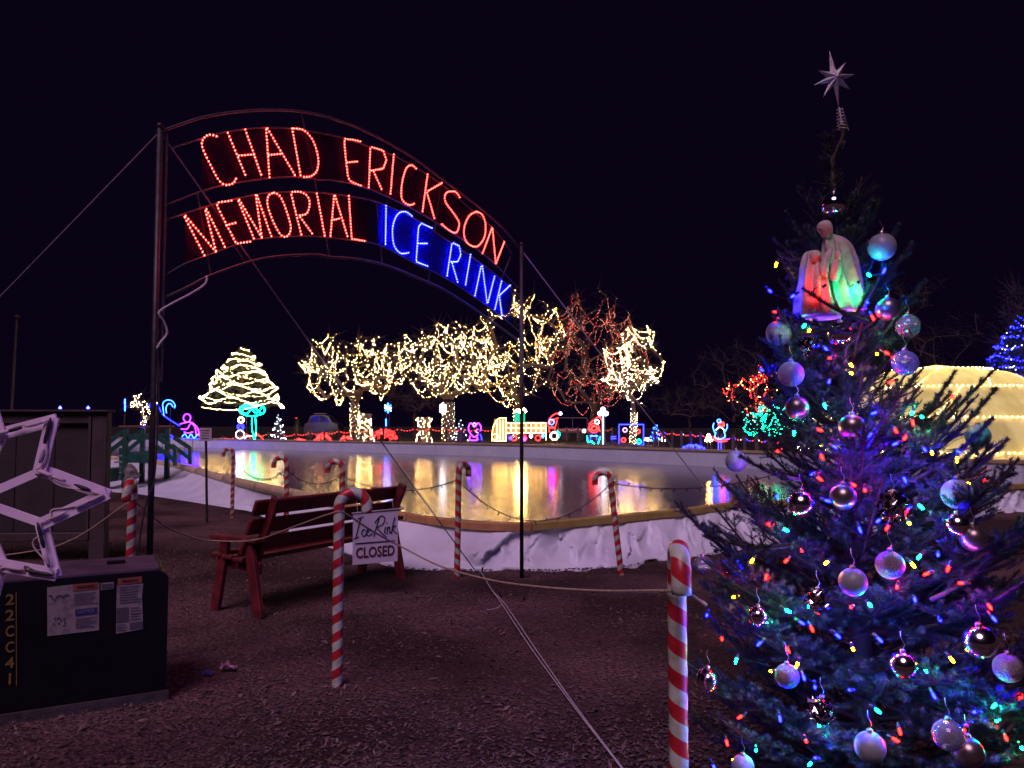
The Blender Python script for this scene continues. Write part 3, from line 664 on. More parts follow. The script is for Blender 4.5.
for k, px in enumerate((60, 88)):
    p = at(px, 411, nb0.y - .06); p.z = hb + .047
    t = thing('light_bulb', p, ('blue bulb on top of the brown board, nearer the star', 'blue bulb on top of the brown board, nearer its right corner')[k], 'bulb', 'bulbs on the board')
    mb = MB(); mb.octa(p, .022); mb.build('bulb', em('bulb_blue_board', (1.0, 1.2, 25)), t); mb = MB(); mb.tube([p - Z * .024, p - Z * .0], .012, 6); mb.build('socket', WIRE, t)
# lamp post far left
lp = gp(9, 450, .2); tp = at(17, 318, lp.y); t = thing('lamp_post', lp, 'thin dark unlit pole rising above the brown board at far left', 'pole')
mb = MB(); mb.tube([lp - Z * .3, Vector((tp.x, tp.y, tp.z))], [.09, .06], 8); mb.build('post', STEEL, t); mb = MB(); mb.lathe([(.02, 0), (.16, .02), (.18, .1), (.05, .18), (.01, .2)], tp, 10); mb.build('cap', STEEL, t)

# ------------------------------------------------------------------ star frame in the left foreground
SC = at(-27, 500, 3.15); SX = Vector((1, .10, 0)).normalized(); SNn = Vector((SX.y, -SX.x, 0))
star = thing('star_decoration', Vector((SC.x, SC.y, 0)), 'large lavender eight-pointed star frame with taped mini lights, cut by the left edge', 'star')
LAV = pm('lavender_paint', (.82, .70, .84), (.72, .60, .74), 7, .5)
def stp(rad, ang, o=0.0): return SC + SX * rad * math.cos(math.radians(ang)) + Z * rad * math.sin(math.radians(ang)) + SNn * o
K = 3.15 / 773
outer = [126 * K, 108 * K, 154 * K, 108 * K, 126 * K, 108 * K, 160 * K, 108 * K]; inner = 70 * K
tips = [stp(outer[k], 2 + 45 * k) for k in range(8)]; ins = [stp(inner, 24.5 + 45 * k) for k in range(8)]
def strip(a, b, w, name, o):
    d = (b - a).normalized(); mb = MB(); mb.box((a + b) / 2 + SNn * o, (b - a).length + w * .55, .012, w, (d, SNn, d.cross(SNn))); mb.build(name, LAV, star)
for k in range(8):
    strip(tips[k], ins[k], .05, 'arm_strip', 0.0); strip(tips[k], ins[k - 1], .05, 'arm_strip', .0135)
    strip(ins[k], SC, .034, 'spoke', -.0135)
mb = MB(); mb.tube([stp(.3, -90, -.03), Vector((SC.x, SC.y, -.05)) - SNn * .03], .012, 8); mb.build('stake', STEEL, star)
mb = MB(); rg = random.Random(4); sock = MB()
for k in range(8):
    for a, b in ((ins[k - 1], tips[k]), (tips[k], ins[k])):
        P = [a.lerp(b, i / 5) + SNn * .026 + Vector((rg.gauss(0, .008), 0, rg.gauss(0, .008))) for i in range(6)]
        if rg.random() < .35: P[2] = P[2] - (SC - P[2]).normalized() * -.06; P[3] = P[3] - (SC - P[3]).normalized() * -.05
        mb.tube(smooth_path(P, 4), .0035, 5)
        for i in (1, 3, 4):
            d = (b - a).normalized(); c = a.lerp(b, .12 + i * .19) + SNn * .03
            sock.tube([c - d * .032, c - d * .012, c + d * .014, c + d * .036], [.005, .008, .0075, .003], 7, mi=rg.choice((0, 0, 0, 1)))
SCB = pm('star_cable', (.55, .45, .46), (.42, .34, .35), 30, .6); mb.build('cable', SCB, star, smooth=True); sock.build('mini_lights', [SCB, WIRE], star, smooth=True, kind='stuff')

# ------------------------------------------------------------------ green steps at the rink edge
GSd = 19.5; gs0 = Vector((at(140, 470, GSd).x, GSd, 0)); gst = thing('green_steps', gs0, 'dark green wooden steps with railings crossing the rink edge', 'steps')
k_ = GSd / 773
def gsp(px, py, o=0.0): p = at(px, py, GSd); p.y += o; return p
CAPW = pm('rail_cap_brown', (.20, .08, .06), (.13, .05, .04), 6, .6)
for o in (0, .9):
    for px, t, b in ((126, 428, 481), (152, 428, 478)):
        a = gsp(px, t, o); q = Vector((a.x, a.y, -.03)); mb = MB(); mb.box((a + q) / 2, .11, .11, (a - q).length, bev=.008); mb.build('post', GREENP, gst)
    a, b = gsp(120, 426, o), gsp(158, 427, o); mb = MB(); mb.box((a + b) / 2, (b - a).length, .16, .05, bev=.006); mb.build('cap_rail', CAPW, gst)
    a, b = gsp(128, 437, o), gsp(152, 437, o); mb = MB(); mb.box((a + b) / 2, (b - a).length, .05, .14, bev=.006); mb.build('side_board', GREENP, gst)
    for (p0, p1) in (((124, 430), (104, 447)), ((124, 440), (102, 458)), ((158, 438), (175, 449)), ((156, 446), (176, 461))):
        a, b = gsp(*p0, o), gsp(*p1, o); beam('handrail', a, b, .05, .10, Vector((0, 1, 0)), GREENP, gst)
    a, b = gsp(175, 448, o), gsp(175, 466, o); beam('post', a, b, .08, .08, Vector((0, 1, 0)), GREENP, gst)
    a, b = gsp(103, 449, o), gsp(103, 483, o); beam('post', a, b, .08, .08, Vector((0, 1, 0)), GREENP, gst)
a, b = gsp(128, 458, -.04), gsp(152, 458, -.04); mb = MB(); mb.box((a + b) / 2, (b - a).length, .05, .24, bev=.006); mb.build('front_board', GREENP, gst)
a, b = gsp(126, 453, .45), gsp(154, 453, .45); mb = MB(); mb.box((a + b) / 2, (b - a).length, .85, .05, bev=.006); mb.build('platform', GREENP, gst)
TRD = pm('tread_grey', (.30, .32, .34), (.2, .22, .24), 5, .7)
for i in range(4):
    a = gsp(122 - i * 4.6, 456 + i * 6.3, .45); mb = MB(); mb.box(a, .24, .8, .04, bev=.004); mb.build('tread', TRD, gst)
mb = MB(); mb.box(gsp(112, 474, -.3), .46, .4, .32, bev=.01); o = mb.build('storage_box', GREENP); tag(o, 'low green wooden box in front of the green steps', 'box')
# sack under the steps
mb = MB(); c = gsp(136, 471, -.25); prof = [(.0, -.2), (.13, -.19), (.17, -.10), (.15, .02), (.11, .12), (.07, .17), (.0, .18)]
mb.lathe(prof, c, 14)
mb.v = [tuple(Vector(p) + Vector((noise.noise(Vector(p) * 7), noise.noise(Vector(p) * 7 + Vector((9, 0, 0))), noise.noise(Vector(p) * 7 + Vector((0, 9, 0))))) * .16) for p in mb.v]
tag(mb.build('sack', pm('sack_plastic', (.34, .32, .31), (.14, .11, .09), 5, .5), smooth=True), 'white plastic sack slumped under the green steps', 'sack')

# small white notice on a post
d = 12.8; b0 = Vector((at(208, 480, d).x, d, 0)); t = thing('notice_sign', b0, 'small pale notice on a thin black post left of the arch of reflections', 'sign')
t['label'] = 'small pale notice on a thin black post beside the left arch pole'
mb = MB(); mb.tube([b0 - Z * .05, at(206, 441, d)], .022, 8); mb.build('post', STEEL, t)
a, b = at(199.5, 428, d - .03), at(211.5, 441, d - .03); mb = MB(); mb.box((a + b) / 2, b.x - a.x, .012, a.z - b.z, bev=.003); pn = mb.build('panel', pm('notice_paper', (.55, .50, .50), rough=.6), t)
mb = MB()
for i in range(4): q = a.lerp(b, .5); mb.box(Vector((q.x, q.y - .008, a.z - (a.z - b.z) * (.2 + .2 * i))), (b.x - a.x) * (.7 - .12 * (i % 2)), .002, .015)
mb.build('small_print', INKG, t, kind='stuff')

# ------------------------------------------------------------------ far lit trees
def grow(rng, base, zc0, ztop, wx, wy, n, r_tip=.012, lean=(0, 0), shape='round'):
    """trunk and limbs reaching n targets in a crown; returns nodes, parents, targets"""
    H = ztop - base.z; N = [base.copy()]; par = [-1]
    k = 5; fork = base.z + (zc0 - base.z) * 1.0
    for i in range(1, k + 1):
        N.append(Vector((base.x + lean[0] * i / k + rng.gauss(0, .03), base.y + rng.gauss(0, .03), base.z + (fork - base.z) * i / k))); par.append(len(N) - 2)
    cz = (zc0 + ztop) / 2; hz = (ztop - zc0) / 2
    tg = []
    while len(tg) < n:
        u, v, w = rng.uniform(-1, 1), rng.uniform(-1, 1), rng.uniform(-1, 1)
        rad = (u * u + v * v + w * w) ** .5
        if rad > 1 or rad < .45: continue
        zz = cz + w * hz; fx = 1.0
        if shape == 'cone': fx = 1.15 - .75 * (w + 1) / 2
        if shape == 'vase': fx = .75 + .3 * (w + 1) / 2
        tg.append(Vector((base.x + lean[0] + u * wx * fx * 1.1, base.y + v * wy * fx * 1.1, zz)))
    f = N[-1]; tg.sort(key=lambda p: (p - f).length)
    tips = []
    for p in tg:
        best = min(range(3, len(N)), key=lambda i: (N[i] - p).length + .25 * max(0, N[i].z - p.z) + (.0 if i > 5 else .15))
        a = N[best]; L = (p - a).length; st = max(2, int(L / .45)); prev = best
        for i in range(1, st + 1):
            t_ = i / st; q = a.lerp(p, t_) + Vector((0, 0, .12 * L * math.sin(math.pi * t_))) + Vector((rng.gauss(0, .05), rng.gauss(0, .05), rng.gauss(0, .04))) * (1 if i < st else 0) * min(1, L)
            N.append(q); par.append(prev); prev = len(N) - 1
        tips.append(prev)
    cnt = [0] * len(N)
    for t_ in tips:
        i = t_
        while i >= 0: cnt[i] += 1; i = par[i]
    R = [r_tip * max(1, c) ** .52 for c in cnt]
    R[0] *= 1.35
    return N, par, R, tips
def wood(name, N, par, R, idx, parent, m=BARKF, n=5, twig=None, rng=None):
    V = []; T = []; 
    for i in idx:
        j = par[i]
        if j < 0: continue
        a, b = N[j], N[i]; d = (b - a)
        if d.length < 1e-5: continue
        d.normalize(); x = d.orthogonal().normalized(); y = d.cross(x); o = len(V)
        for p, r in ((a, R[j] if R[j] < R[i] * 2.2 else R[i] * 1.4), (b, R[i])):
            for k in range(n): w = 2 * math.pi * k / n; V.append(p + (x * math.cos(w) + y * math.sin(w)) * r)
        for k in range(n): T.append((o + k, o + (k + 1) % n, o + n + (k + 1) % n, o + n + k))
        if twig and R[i] < twig[0]:
            for _ in range(twig[1]):
                q = a.lerp(b, rng.random()); e = q + Vector((rng.gauss(0, 1), rng.gauss(0, 1), rng.gauss(.35, .8))).normalized() * rng.uniform(.3, .9) * twig[2]
                w_ = (e - q).cross(Vector((0, 1, .3))).normalized() * .008; o = len(V); V += [q - w_, q + w_, e + w_ * .3, e - w_ * .3]; T.append((o, o + 1, o + 2, o + 3))
    return triarr(name, [tuple(v) for v in V], T, [m], parent)
def wrap_pts(N, par, R, idx, step, rng, off=.05):
    out = []; ph = 0
    for i in idx:
        j = par[i]
        if j < 0: continue
        a, b = N[j], N[i]; d = b - a; L = d.length
        if L < 1e-4: continue
        x = d.orthogonal().normalized(); y = d.cross(x).normalized(); k = max(1, int(L / step))
        for q in range(k):
            ph += 1.9; r = R[i] + off; out.append(a.lerp(b, (q + rng.random() * .5) / k) + (x * math.cos(ph) + y * math.sin(ph)) * r)
    return out
def light_tree(name, label, px, d, bot, crown_top, crown_bot, halfw, mats, seed, n=60, swags=26, wrap=.16, br=.030, trunk_lit=True, weights=None, shape='round', trunk_mat=None, rt=.02, wraplim=None, twigs=2, sagf=(.15, .5), trunk_step=.09, lean=0.0, swstep=.11, group='trees wrapped in lights'):
    rng = random.Random(seed); x = at(px, 440, d).x; base = Vector((x, d, hgt(x, d) - .05))
    zt = at(px, crown_top, d).z; zc = at(px, crown_bot, d).z; w = halfw * d / 773
    N, par, R, tips = grow(rng, base, zc, zt, w, w, n, rt, (lean, 0), shape)
    t = thing(name, base, label, 'tree', group)
    tr = [i for i in range(len(N)) if i <= 5]; cr = [i for i in range(len(N)) if i > 5]
    wood('trunk', N, par, R, tr, t, n=8); wood('crown', N, par, R, cr, t, twig=(.08, twigs, 1.0), rng=rng)
    pts = []
    if trunk_lit:
        R2 = list(R); tp = []
        a, b = N[0], N[5]; H = (b - a).length; k = int(H / trunk_step)
        for i in range(k):
            for q in range(5):
                w_ = q * 1.257 + i * .5; tp.append(a.lerp(b, i / k) + Vector((math.cos(w_), math.sin(w_), 0)) * (R[2] + .05) + Vector((0, 0, rng.random() * .06)))
        bulbs_obj('trunk_lights', tp, br * .8, trunk_mat or [mats[0]], t, rng)
    if wrap:
        lim = wraplim or 0
        pts += wrap_pts(N, par, R, [i for i in cr if R[i] > lim], wrap, rng)
    tips_v = [N[i] for i in tips]
    for _ in range(swags):
        a = rng.choice(tips_v); c = sorted(tips_v, key=lambda p: (p - a).length)[2:12]; b = rng.choice(c)
        pts += beads(sag(a, b, rng.uniform(*sagf) * (a - b).length, 10), swstep)
    bulbs_obj('light_string', pts, br, mats, t, rng, weights=weights, jit=.02)
    return t
def cone_tree(name, label, px, d, crown_top, crown_bot, halfw, mats, seed, turns=6, br=.03, step=.12, wob=.18, weights=None, bell=1.0, green=(.02, .04, .022), trunk_w=.12, trunk_lit=None, tri=5000, group='trees wrapped in lights', extra=0, squash=1.0):
    rng = random.Random(seed); x = at(px, 440, d).x; base = Vector((x, d, hgt(x, d) - .05)); zt = at(px, crown_top, d).z; zc = at(px, crown_bot, d).z; w = halfw * d / 773
    t = thing(name, base, label, 'tree', group)
    mb = MB(); mb.tube([base, Vector((x, d, zc + .3)), Vector((x, d, zt - .2))], [trunk_w * 1.2, trunk_w, .03], 8); mb.build('trunk', BARKF, t)
    V = []; 
    rs_ = np.random.RandomState(seed); u = rs_.rand(tri); rad = (1 - u) ** bell * w * np.sqrt(rs_.uniform(.3, 1, tri)) + .03; th = rs_.rand(tri) * 6.2832
    C = np.stack([x + rad * np.cos(th), d + rad * np.sin(th), zc + (zt - zc) * u], 1); sz = .10 * (zt - zc) / 5
    O1 = rs_.normal(0, sz, (tri, 3)); O2 = rs_.normal(0, sz, (tri, 3)); V = np.stack([C, C + O1, C + O2 * .5], 1).reshape(-1, 3)
    triarr('crown', V, np.arange(tri * 3).reshape(-1, 3), [pm('far_foliage' + str(green), green, rough=.8)], t)
    path = []; n = turns * 40
    for i in range(n + 1):
        s_ = i / n; u = (1 - s_); th_ = s_ * turns * 6.2832 + seed
        rr = (s_ ** bell) * w * (1 + .06 * math.sin(th_ * 5.3)) + .05
        zz = zc + (zt - zc) * u + wob * math.sin(th_ * 3.7 + 2 * math.sin(th_ * .9)) * min(1, s_ * 2)
        path.append(Vector((x + rr * math.cos(th_), d + rr * math.sin(th_), zz)))
    pts = beads(path, step)
    for _ in range(extra):
        u = rng.random(); rr = (1 - u) ** bell * w; th_ = rng.random() * 6.28; pts.append(Vector((x + rr * math.cos(th_), d + rr * math.sin(th_), zc + (zt - zc) * u)))
    bulbs_obj('light_string', pts, br, mats, t, rng, weights=weights, jit=.02)
    if trunk_lit:
        tp = [Vector((x + (trunk_w + .06) * math.cos(i * 1.1), d + (trunk_w + .06) * math.sin(i * 1.1), base.z + .1 + i * .012)) for i in range(int((zc - base.z) / .012))]
        bulbs_obj('trunk_lights', tp, br * .8, [trunk_lit], t, rng)
    return t

cone_tree('lit_tree', 'small bell-shaped tree ringed with warm garlands above a green glowing shape', 241, 44, 347, 407, 40, [WARM], 3, turns=9, wob=.2, bell=.72, step=.10, br=.0115)
light_tree('lit_tree', 'round warm-lit tree with a lit trunk, left of the leaning lit stump', 355, 43, 440, 331, 403, 54, [WARM, WARMD], 11, n=170, swags=70, wrap=.19, br=.0088, trunk_mat=[WHITEF, WARM], weights=[3, 1], rt=.014)
light_tree('lit_tree', 'widest warm-lit tree with a thick lit trunk beside the purple heart', 448, 41, 440, 320, 402, 60, [WARM, WARMD], 22, n=190, swags=80, wrap=.19, br=.0088, trunk_mat=[WHITEF, WARM], weights=[3, 1], rt=.019, shape='vase')
light_tree('lit_tree', 'tallest warm-lit tree rising behind the blue letters and the lit train', 518, 42, 440, 286, 408, 48, [WARM, WARMD], 35, n=130, swags=70, wrap=.3, br=.0088, trunk_lit=True, rt=.017)
light_tree('lit_tree', 'broad tree with dim red strings between two warm-lit trees', 594, 44, 440, 286, 416, 54, [em('glow_rose_dim', (5.5, 2.2, 1.3)), em('glow_red_dim', (6.0, .22, .2))], 47, n=190, swags=110, wrap=.5, br=.012, trunk_lit=False, weights=[3, 2], rt=.016, twigs=4)
light_tree('lit_tree', 'slender warm-lit tree with a lit trunk behind the blue picture frame', 633, 39, 440, 322, 412, 31, [WARM], 58, n=70, swags=60, wrap=.3, br=.0088, rt=.013, shape='round', sagf=(.1, .35))
light_tree('lit_tree', 'small bare tree with dense warm lights beyond the green steps', 143, 40, 440, 392, 420, 14, [WARM], 61, n=34, swags=0, wrap=.075, br=.011, trunk_mat=[BLUEF, WARM], rt=.012, shape='vase', twigs=1)
light_tree('lit_tree', 'bare tree with red lights left of the Christmas tree', 757, 36, 440, 362, 418, 32, [REDF, em('glow_red_dim', (6.0, .22, .2)), WARMD], 72, n=50, swags=22, wrap=.22, br=.022, trunk_lit=False, rt=.012, weights=[2, 3, 1])
light_tree('lit_bush', 'sprawling bush covered in green lights left of the Christmas tree', 770, 34, 440, 404, 436, 34, [GREENF], 83, n=70, swags=10, wrap=.09, br=.022, trunk_lit=False, rt=.010)
cone_tree('lit_evergreen', 'evergreen with blue and white lights behind the glowing dome', 1024, 30, 316, 412, 56, [BLUEF, WHITEF], 91, turns=9, wob=.10, bell=.9, step=.10, br=.022, weights=[5, 1], extra=120, tri=9000)
cone_tree('lit_evergreen', 'small dark evergreen dotted with white lights right of the thick trunk', 460, 38.5, 421, 441, 8, [WHITEF], 95, turns=4, wob=.02, step=.3, br=.02, tri=1500, group='small evergreens')
cone_tree('lit_evergreen', 'little white-dotted evergreen right of the green glowing shape', 278, 41, 415, 440, 7, [WHITEF], 96, turns=4, wob=.03, step=.16, br=.024, tri=1200, group='small evergreens')
cone_tree('lit_evergreen', 'little blue-lit evergreen right of the blue picture frame', 656, 37, 424, 441, 5, [BLUEF, CYANF], 97, turns=4, wob=.02, step=.1, br=.022, tri=900, group='small evergreens')
cone_tree('dark_evergreen', 'small unlit evergreen left of the parked car', 297, 46, 418, 440, 8, [REDF], 98, turns=1, wob=.0, step=3, br=.02, tri=1600, group='small evergreens')
# unlit trees in the dark behind
for k, (px, d, tp_, hw, lab) in enumerate(((735, 58, 335, 40, 'dim bare tree in the dark left of the red-lit tree'), (925, 48, 268, 52, 'dim bare tree in the dark right of the Christmas tree top'),
                                        (415, 66, 380, 34, 'dim bare tree seen under the lit branches near the stump'), (690, 75, 385, 40, 'dim bare tree in the dark right of the slender lit tree'),
                                        (1024, 33, 282, 20, 'thin bare tree poking above the blue-lit evergreen'))):
    rng = random.Random(200 + k); x = at(px, 440, d).x; base = Vector((x, d, hgt(x, d) - .1)); w = hw * d / 773
    N, par, R, tips = grow(rng, base, base.z + 1.6 + (.2 * k), at(px, tp_, d).z, w, w, 90, .014, (0, 0), 'round')
    t = thing('bare_tree', base, lab, 'tree', 'unlit bare trees behind the display'); wood('trunk', N, par, R, range(6), t, n=8); wood('crown', N, par, R, range(6, len(N)), t, twig=(.1, 6, 1.3), rng=rng)

# ------------------------------------------------------------------ lit stumps
def stump(label, px, d, top_, hw, mats, band=None, seed=1):
    x = at(px, 440, d).x; base = Vector((x, d, hgt(x, d) - .05)); H = at(px, top_, d).z - base.z; w = hw * d / 773; rng = random.Random(seed)
    t = thing('lit_stump', base, label, 'stump'); mb = MB(); prof = [(w * 1.2, 0), (w, H * .15), (w * .85, H * .5), (w * .9, H * .75), (w * .95, H), (.02, H * .97)]
    mb.lathe(prof, base, 12); mb.v = [tuple(Vector(p) + Vector((noise.noise(Vector(p) * 3), noise.noise(Vector(p) * 3 + Vector((5, 0, 0))), .3 * noise.noise(Vector(p) * 2))) * w * .5) for p in mb.v]
    mb.build('trunk', BARKF, t, smooth=True); pts = []
    n = int(H / .075)
    for i in range(n):
        z = H * i / n
        if band and band[0] < i / n < band[1]: continue
        rw = w * (1.15 - .35 * math.sin(math.pi * min(1, i / n * 1.15)) + .35 * noise.noise((i * .13, seed, 0))) + .03; cxo = w * .5 * math.sin(i * .12 + seed)
        for q in range(6): a = q * 1.05 + i * .33 + rng.random(); pts.append(base + Vector((math.cos(a) * rw + cxo * (seed == 2), math.sin(a) * rw, z + rng.random() * .08)))
    bulbs_obj('light_string', pts, .013, mats, t, rng); return t
stump('leaning twisted stump wrapped in warm lights beside the round lit tree', 366, 40, 414, 5.5, [WARM], seed=2)
stump('cut stump wrapped in two bands of warm lights left of the thick lit trunk', 424, 40, 417, 6.5, [WARM], (.45, .55), seed=3)

# ------------------------------------------------------------------ rope-light displays
def display(name, label, cat, d, ropes, r=.028, sc=.52, stake=True, group=None, solids=()):
    """ropes: (material, closed, pixel points)"""
    allp = [p for q in ropes for p in q[2]]; cx = sum(p[0] for p in allp) / len(allp); x = at(cx, 440, d).x; base = Vector((x, d, hgt(x, d)))
    t = thing(name, base, label, cat, group); low = min(allp, key=lambda p: -p[1])
    for m, cl, pts in ropes:
        P = [at(a, b, d) for a, b in pts]; 
        if len(P) > 2: P = smooth_path(P, 4, cl)
        mb = MB(); mb.tube(P, r * sc, 5, closed=cl); mb.build('rope_light', m, t)
    xs_ = [p[0] for p in allp]; ytop = min(p[1] for p in allp)
    for px in ((min(xs_) * .7 + max(xs_) * .3), (min(xs_) * .3 + max(xs_) * .7)):
        a = at(px, ytop + 2, d + .06); mb = MB(); mb.tube([Vector((a.x, d + .06, base.z - .1)), Vector((a.x, d + .06, max(a.z, base.z + .3)))], .015, 5); mb.build('stake', STEEL, t)
    return t
def circ(cx, cy, rx, ry=None, n=10, a0=0, a1=360): 
    ry = ry or rx; return [(cx + rx * math.cos(math.radians(a0 + (a1 - a0) * i / n)), cy - ry * math.sin(math.radians(a0 + (a1 - a0) * i / n))) for i in range(n if a1 - a0 == 360 else n + 1)]
display('candy_cane_light', 'crossed blue rope-light candy canes left of the purple swan shape', 'light display', 37,
        [(CYANF, False, [(164, 416), (163, 408), (163, 403), (167, 400), (172, 401), (175, 405), (174.5, 408)]), (BLUEF, False, [(162, 414), (170, 420), (180, 426)]), (CYANF, False, [(166.5, 413), (166, 408), (168, 404), (171, 404), (173, 407)]),
         (BLUEF, False, [(161, 412), (158, 405), (154, 402), (150, 404), (149, 408)])])
display('swan_light', 'purple rope-light swan outline on blue waves near the small notice', 'light display', 37,
        [(PURF, True, circ(187, 418, 3.6, 4)), (PURF, False, [(180, 424), (184, 423), (189, 422), (194, 424), (198, 429), (199, 436)]), (PURF, False, [(190, 422), (195, 427), (196, 435)]), (PURF, False, [(181, 429), (187, 429), (190, 424)]),
         (CYANF, False, [(182, 437), (185, 434), (188, 438), (191, 434), (194, 438), (198, 434)]), (BLUEF, False, [(182, 439), (190, 438.5), (199, 439)]), (PURF, False, [(184, 432), (188, 433), (193, 432)])])
display('wave_light', 'low blue rope-light wave beside the green steps', 'light display', 37, [(BLUEF, False, [(158, 437), (162, 434), (166, 437), (170, 435), (173, 437)]), (BLUEF, False, [(160, 438.5), (172, 438.5)])])
display('tree_light', 'green rope-light tree with an umbrella crown under the bell-shaped tree', 'light display', 41,
        [(GREENF, True, circ(252, 410, 13, 6)), (GREENF, False, [(239, 409), (246, 414), (254, 408), (262, 414), (265, 409)]), (GREENF, False, [(241, 412), (248, 405), (256, 413), (263, 406)]), (GREENF, False, [(244, 406), (252, 410), (258, 405)]),
         (GREENF, False, [(252, 416), (252, 428), (254, 439)]), (GREENF, False, [(255, 416), (256, 428), (255, 439)])], r=.034)
display('snowman_light', 'small warm and blue rope-light snowman left of the green glowing tree', 'light display', 40,
        [(WARM, True, circ(241, 420, 2.6)), (BLUEF, True, circ(240.5, 427, 3.4)), (WHITEF, True, circ(240, 434.5, 4.2)), (BLUEF, True, circ(240.5, 427.5, 1.8))])
display('reindeer_light', 'low red and white rope-light reindeer under the green glowing tree', 'light display', 39.5,
        [(REDF, False, [(242, 438), (246, 434), (250, 438)]), (WHITEF, False, [(244, 440), (247, 436), (252, 436)]), (REDF, False, [(256, 433), (260, 436), (264, 440)])], r=.03)
display('snowflake_light', 'icy blue snowflake light on a pole over the red bush', 'light display', 40, [(CYANF, False, [(388, 403), (388, 413)]), (WHITEF, False, [(385, 405), (391, 411)]), (CYANF, False, [(391, 405), (385, 411)]), (WHITEF, False, [(384.5, 408), (391.5, 408)]), (CYANF, False, [(386, 426), (386, 419)])], r=.05)
display('snowflake_light', 'brilliant white star light against the thick lit trunk', 'light display', 38, [(WHITEF, False, [(443, 403), (443, 414)]), (WHITEF, False, [(440, 405), (446, 412)]), (WHITEF, False, [(446, 405), (440, 412)]), (WHITEF, False, [(439.5, 408.5), (446.5, 408.5)]), (WHITEF, True, circ(443, 408.5, 2.2, 3))], r=.07)
display('snowflake_light', 'small blue light tower rising beyond the green steps at left', 'light display', 42, [(CYANF, False, [(125, 399), (125, 411)]), (BLUEF, False, [(124, 402), (126, 407)])], r=.05)
display('heart_light', 'purple rope-light heart between the thick trunk and the train', 'light display', 38,
        [(PURF, True, [(474.5, 427), (471, 423), (468.5, 427), (470, 433), (474.5, 437), (479, 433), (481, 427), (478, 423)]), (em('glow_pink_far', (6, 1.6, 5)), True, circ(474.5, 424.5, 1.6)), (em('glow_pink_far', (6, 1.6, 5)), True, circ(477.5, 431, 1.6)),
         (PURF, False, [(470, 436), (470, 440), (477, 440), (477, 437)]), (BLUEF, False, [(478, 440), (480, 434), (482, 440)])], r=.034)
# train
d = 36.5; G = 'light display'
tr = display('train_light', 'yellow-lit train display carrying a green present', 'light display', d,
        [(WARMD, False, [(492, 441), (493, 428), (497, 420), (501, 418), (506, 418)]), (WARMD, False, [(506, 441), (506, 418)]), (WARMD, False, [(494, 441), (506, 441)]), (WARMD, False, [(506, 423), (546, 423)]), (WARMD, False, [(506, 433), (546, 433)]),
         (WARMD, False, [(546, 423), (546, 440)]), (WARMD, False, [(506, 428), (546, 428)])] + [(WARMD, False, [(x, 423), (x, 433)]) for x in range(511, 546, 5)] + [(WARMD, False, [(x, 420), (x, 441)]) for x in (497, 500, 503)] +
        [(WARMD, True, circ(495, 437, 3)), (REDF, True, circ(514, 438, 2.6)), (REDF, True, circ(524, 438, 2.6)), (REDF, True, circ(538, 438, 2.6))], r=.026)
YB = pm('train_yellow_panel', (.30, .22, .08), rough=.6)
a, b = at(507, 422, d + .3), at(545, 434, d + .3); mb = MB(); mb.box((a + b) / 2, b.x - a.x, .4, a.z - b.z, bev=.02); mb.build('wagon_body', YB, tr)
a, b = at(494, 419, d + .3), at(505.5, 440, d + .3); mb = MB(); mb.box((a + b) / 2, b.x - a.x, .4, a.z - b.z, bev=.02); mb.build('engine_body', YB, tr)
a, b = at(514.5, 413, d), at(525, 422.5, d); mb = MB(); mb.box((a + b) / 2, b.x - a.x, .4, a.z - b.z, bev=.02); gb_ = mb.build('present', em('present_glow', (.03, .75, .42)), tr)
mb = MB(); mb.tube(smooth_path([at(515, 412, d), at(519, 410, d), at(520, 413, d), at(524, 409, d), at(526, 412, d)], 4), .04, 5); mb.build('bow', WARM, gb_)
for k, (px, py, m) in enumerate(((510, 438, BLUEF), (524.5, 439, PURF), (531, 436, WHITEF), (543, 436, CYANF))):
    mb = MB(); mb.octa(at(px, py, d - .2), .09); mb.build('globe_light', m, tr)
display('elf_light', 'red and blue rope-light figure in a pointed hat right of the train', 'light display', 36.5,
        [(REDF, False, [(548, 424), (550, 418), (555, 414), (560, 413)]), (REDF, False, [(549, 424), (553, 420), (558, 418)]), (WHITEF, True, circ(560.5, 413.5, 1.2)), (CYANF, True, circ(551.5, 422, 2.6)), (REDF, False, [(548, 426), (551, 428), (555, 427), (557, 420)]),
         (REDF, True, circ(552, 430, 3, 3.4)), (WARM, True, circ(554, 436, 3.6)), (GREENF, False, [(557, 431), (560, 434), (558, 438)])], r=.03)
display('elf_light', 'red rope-light figure with blue and green legs beside the white cross-topped post', 'light display', 35.5,
        [(REDF, True, circ(594, 428, 5, 4.5)), (REDF, False, [(589, 424), (594, 420), (599, 417), (602, 421)]), (REDF, False, [(590, 430), (595, 426), (600, 431)]), (REDF, True, circ(594, 428, 2.6)), (WHITEF, True, circ(597, 422, 2)), (BLUEF, False, [(592, 434), (590, 440)]),
         (BLUEF, False, [(596, 434), (597, 440)]), (GREENF, False, [(587, 436), (588, 442), (592, 441)]), (GREENF, False, [(591, 441), (597, 445), (600, 437)]), (CYANF, False, [(590, 436), (598, 436)]), (WHITEF, True, circ(584, 431, 1.4))], r=.034)
t = display('lit_post', 'white glowing post topped with a looped cross near the red figure', 'light display', 35.3,
        [(WHITEF, True, circ(603, 409.5, 1.8)), (WHITEF, True, circ(600, 413.5, 1.8)), (WHITEF, True, circ(606, 413.5, 1.8)), (WHITEF, False, [(603, 414), (603, 448)])], r=.05)
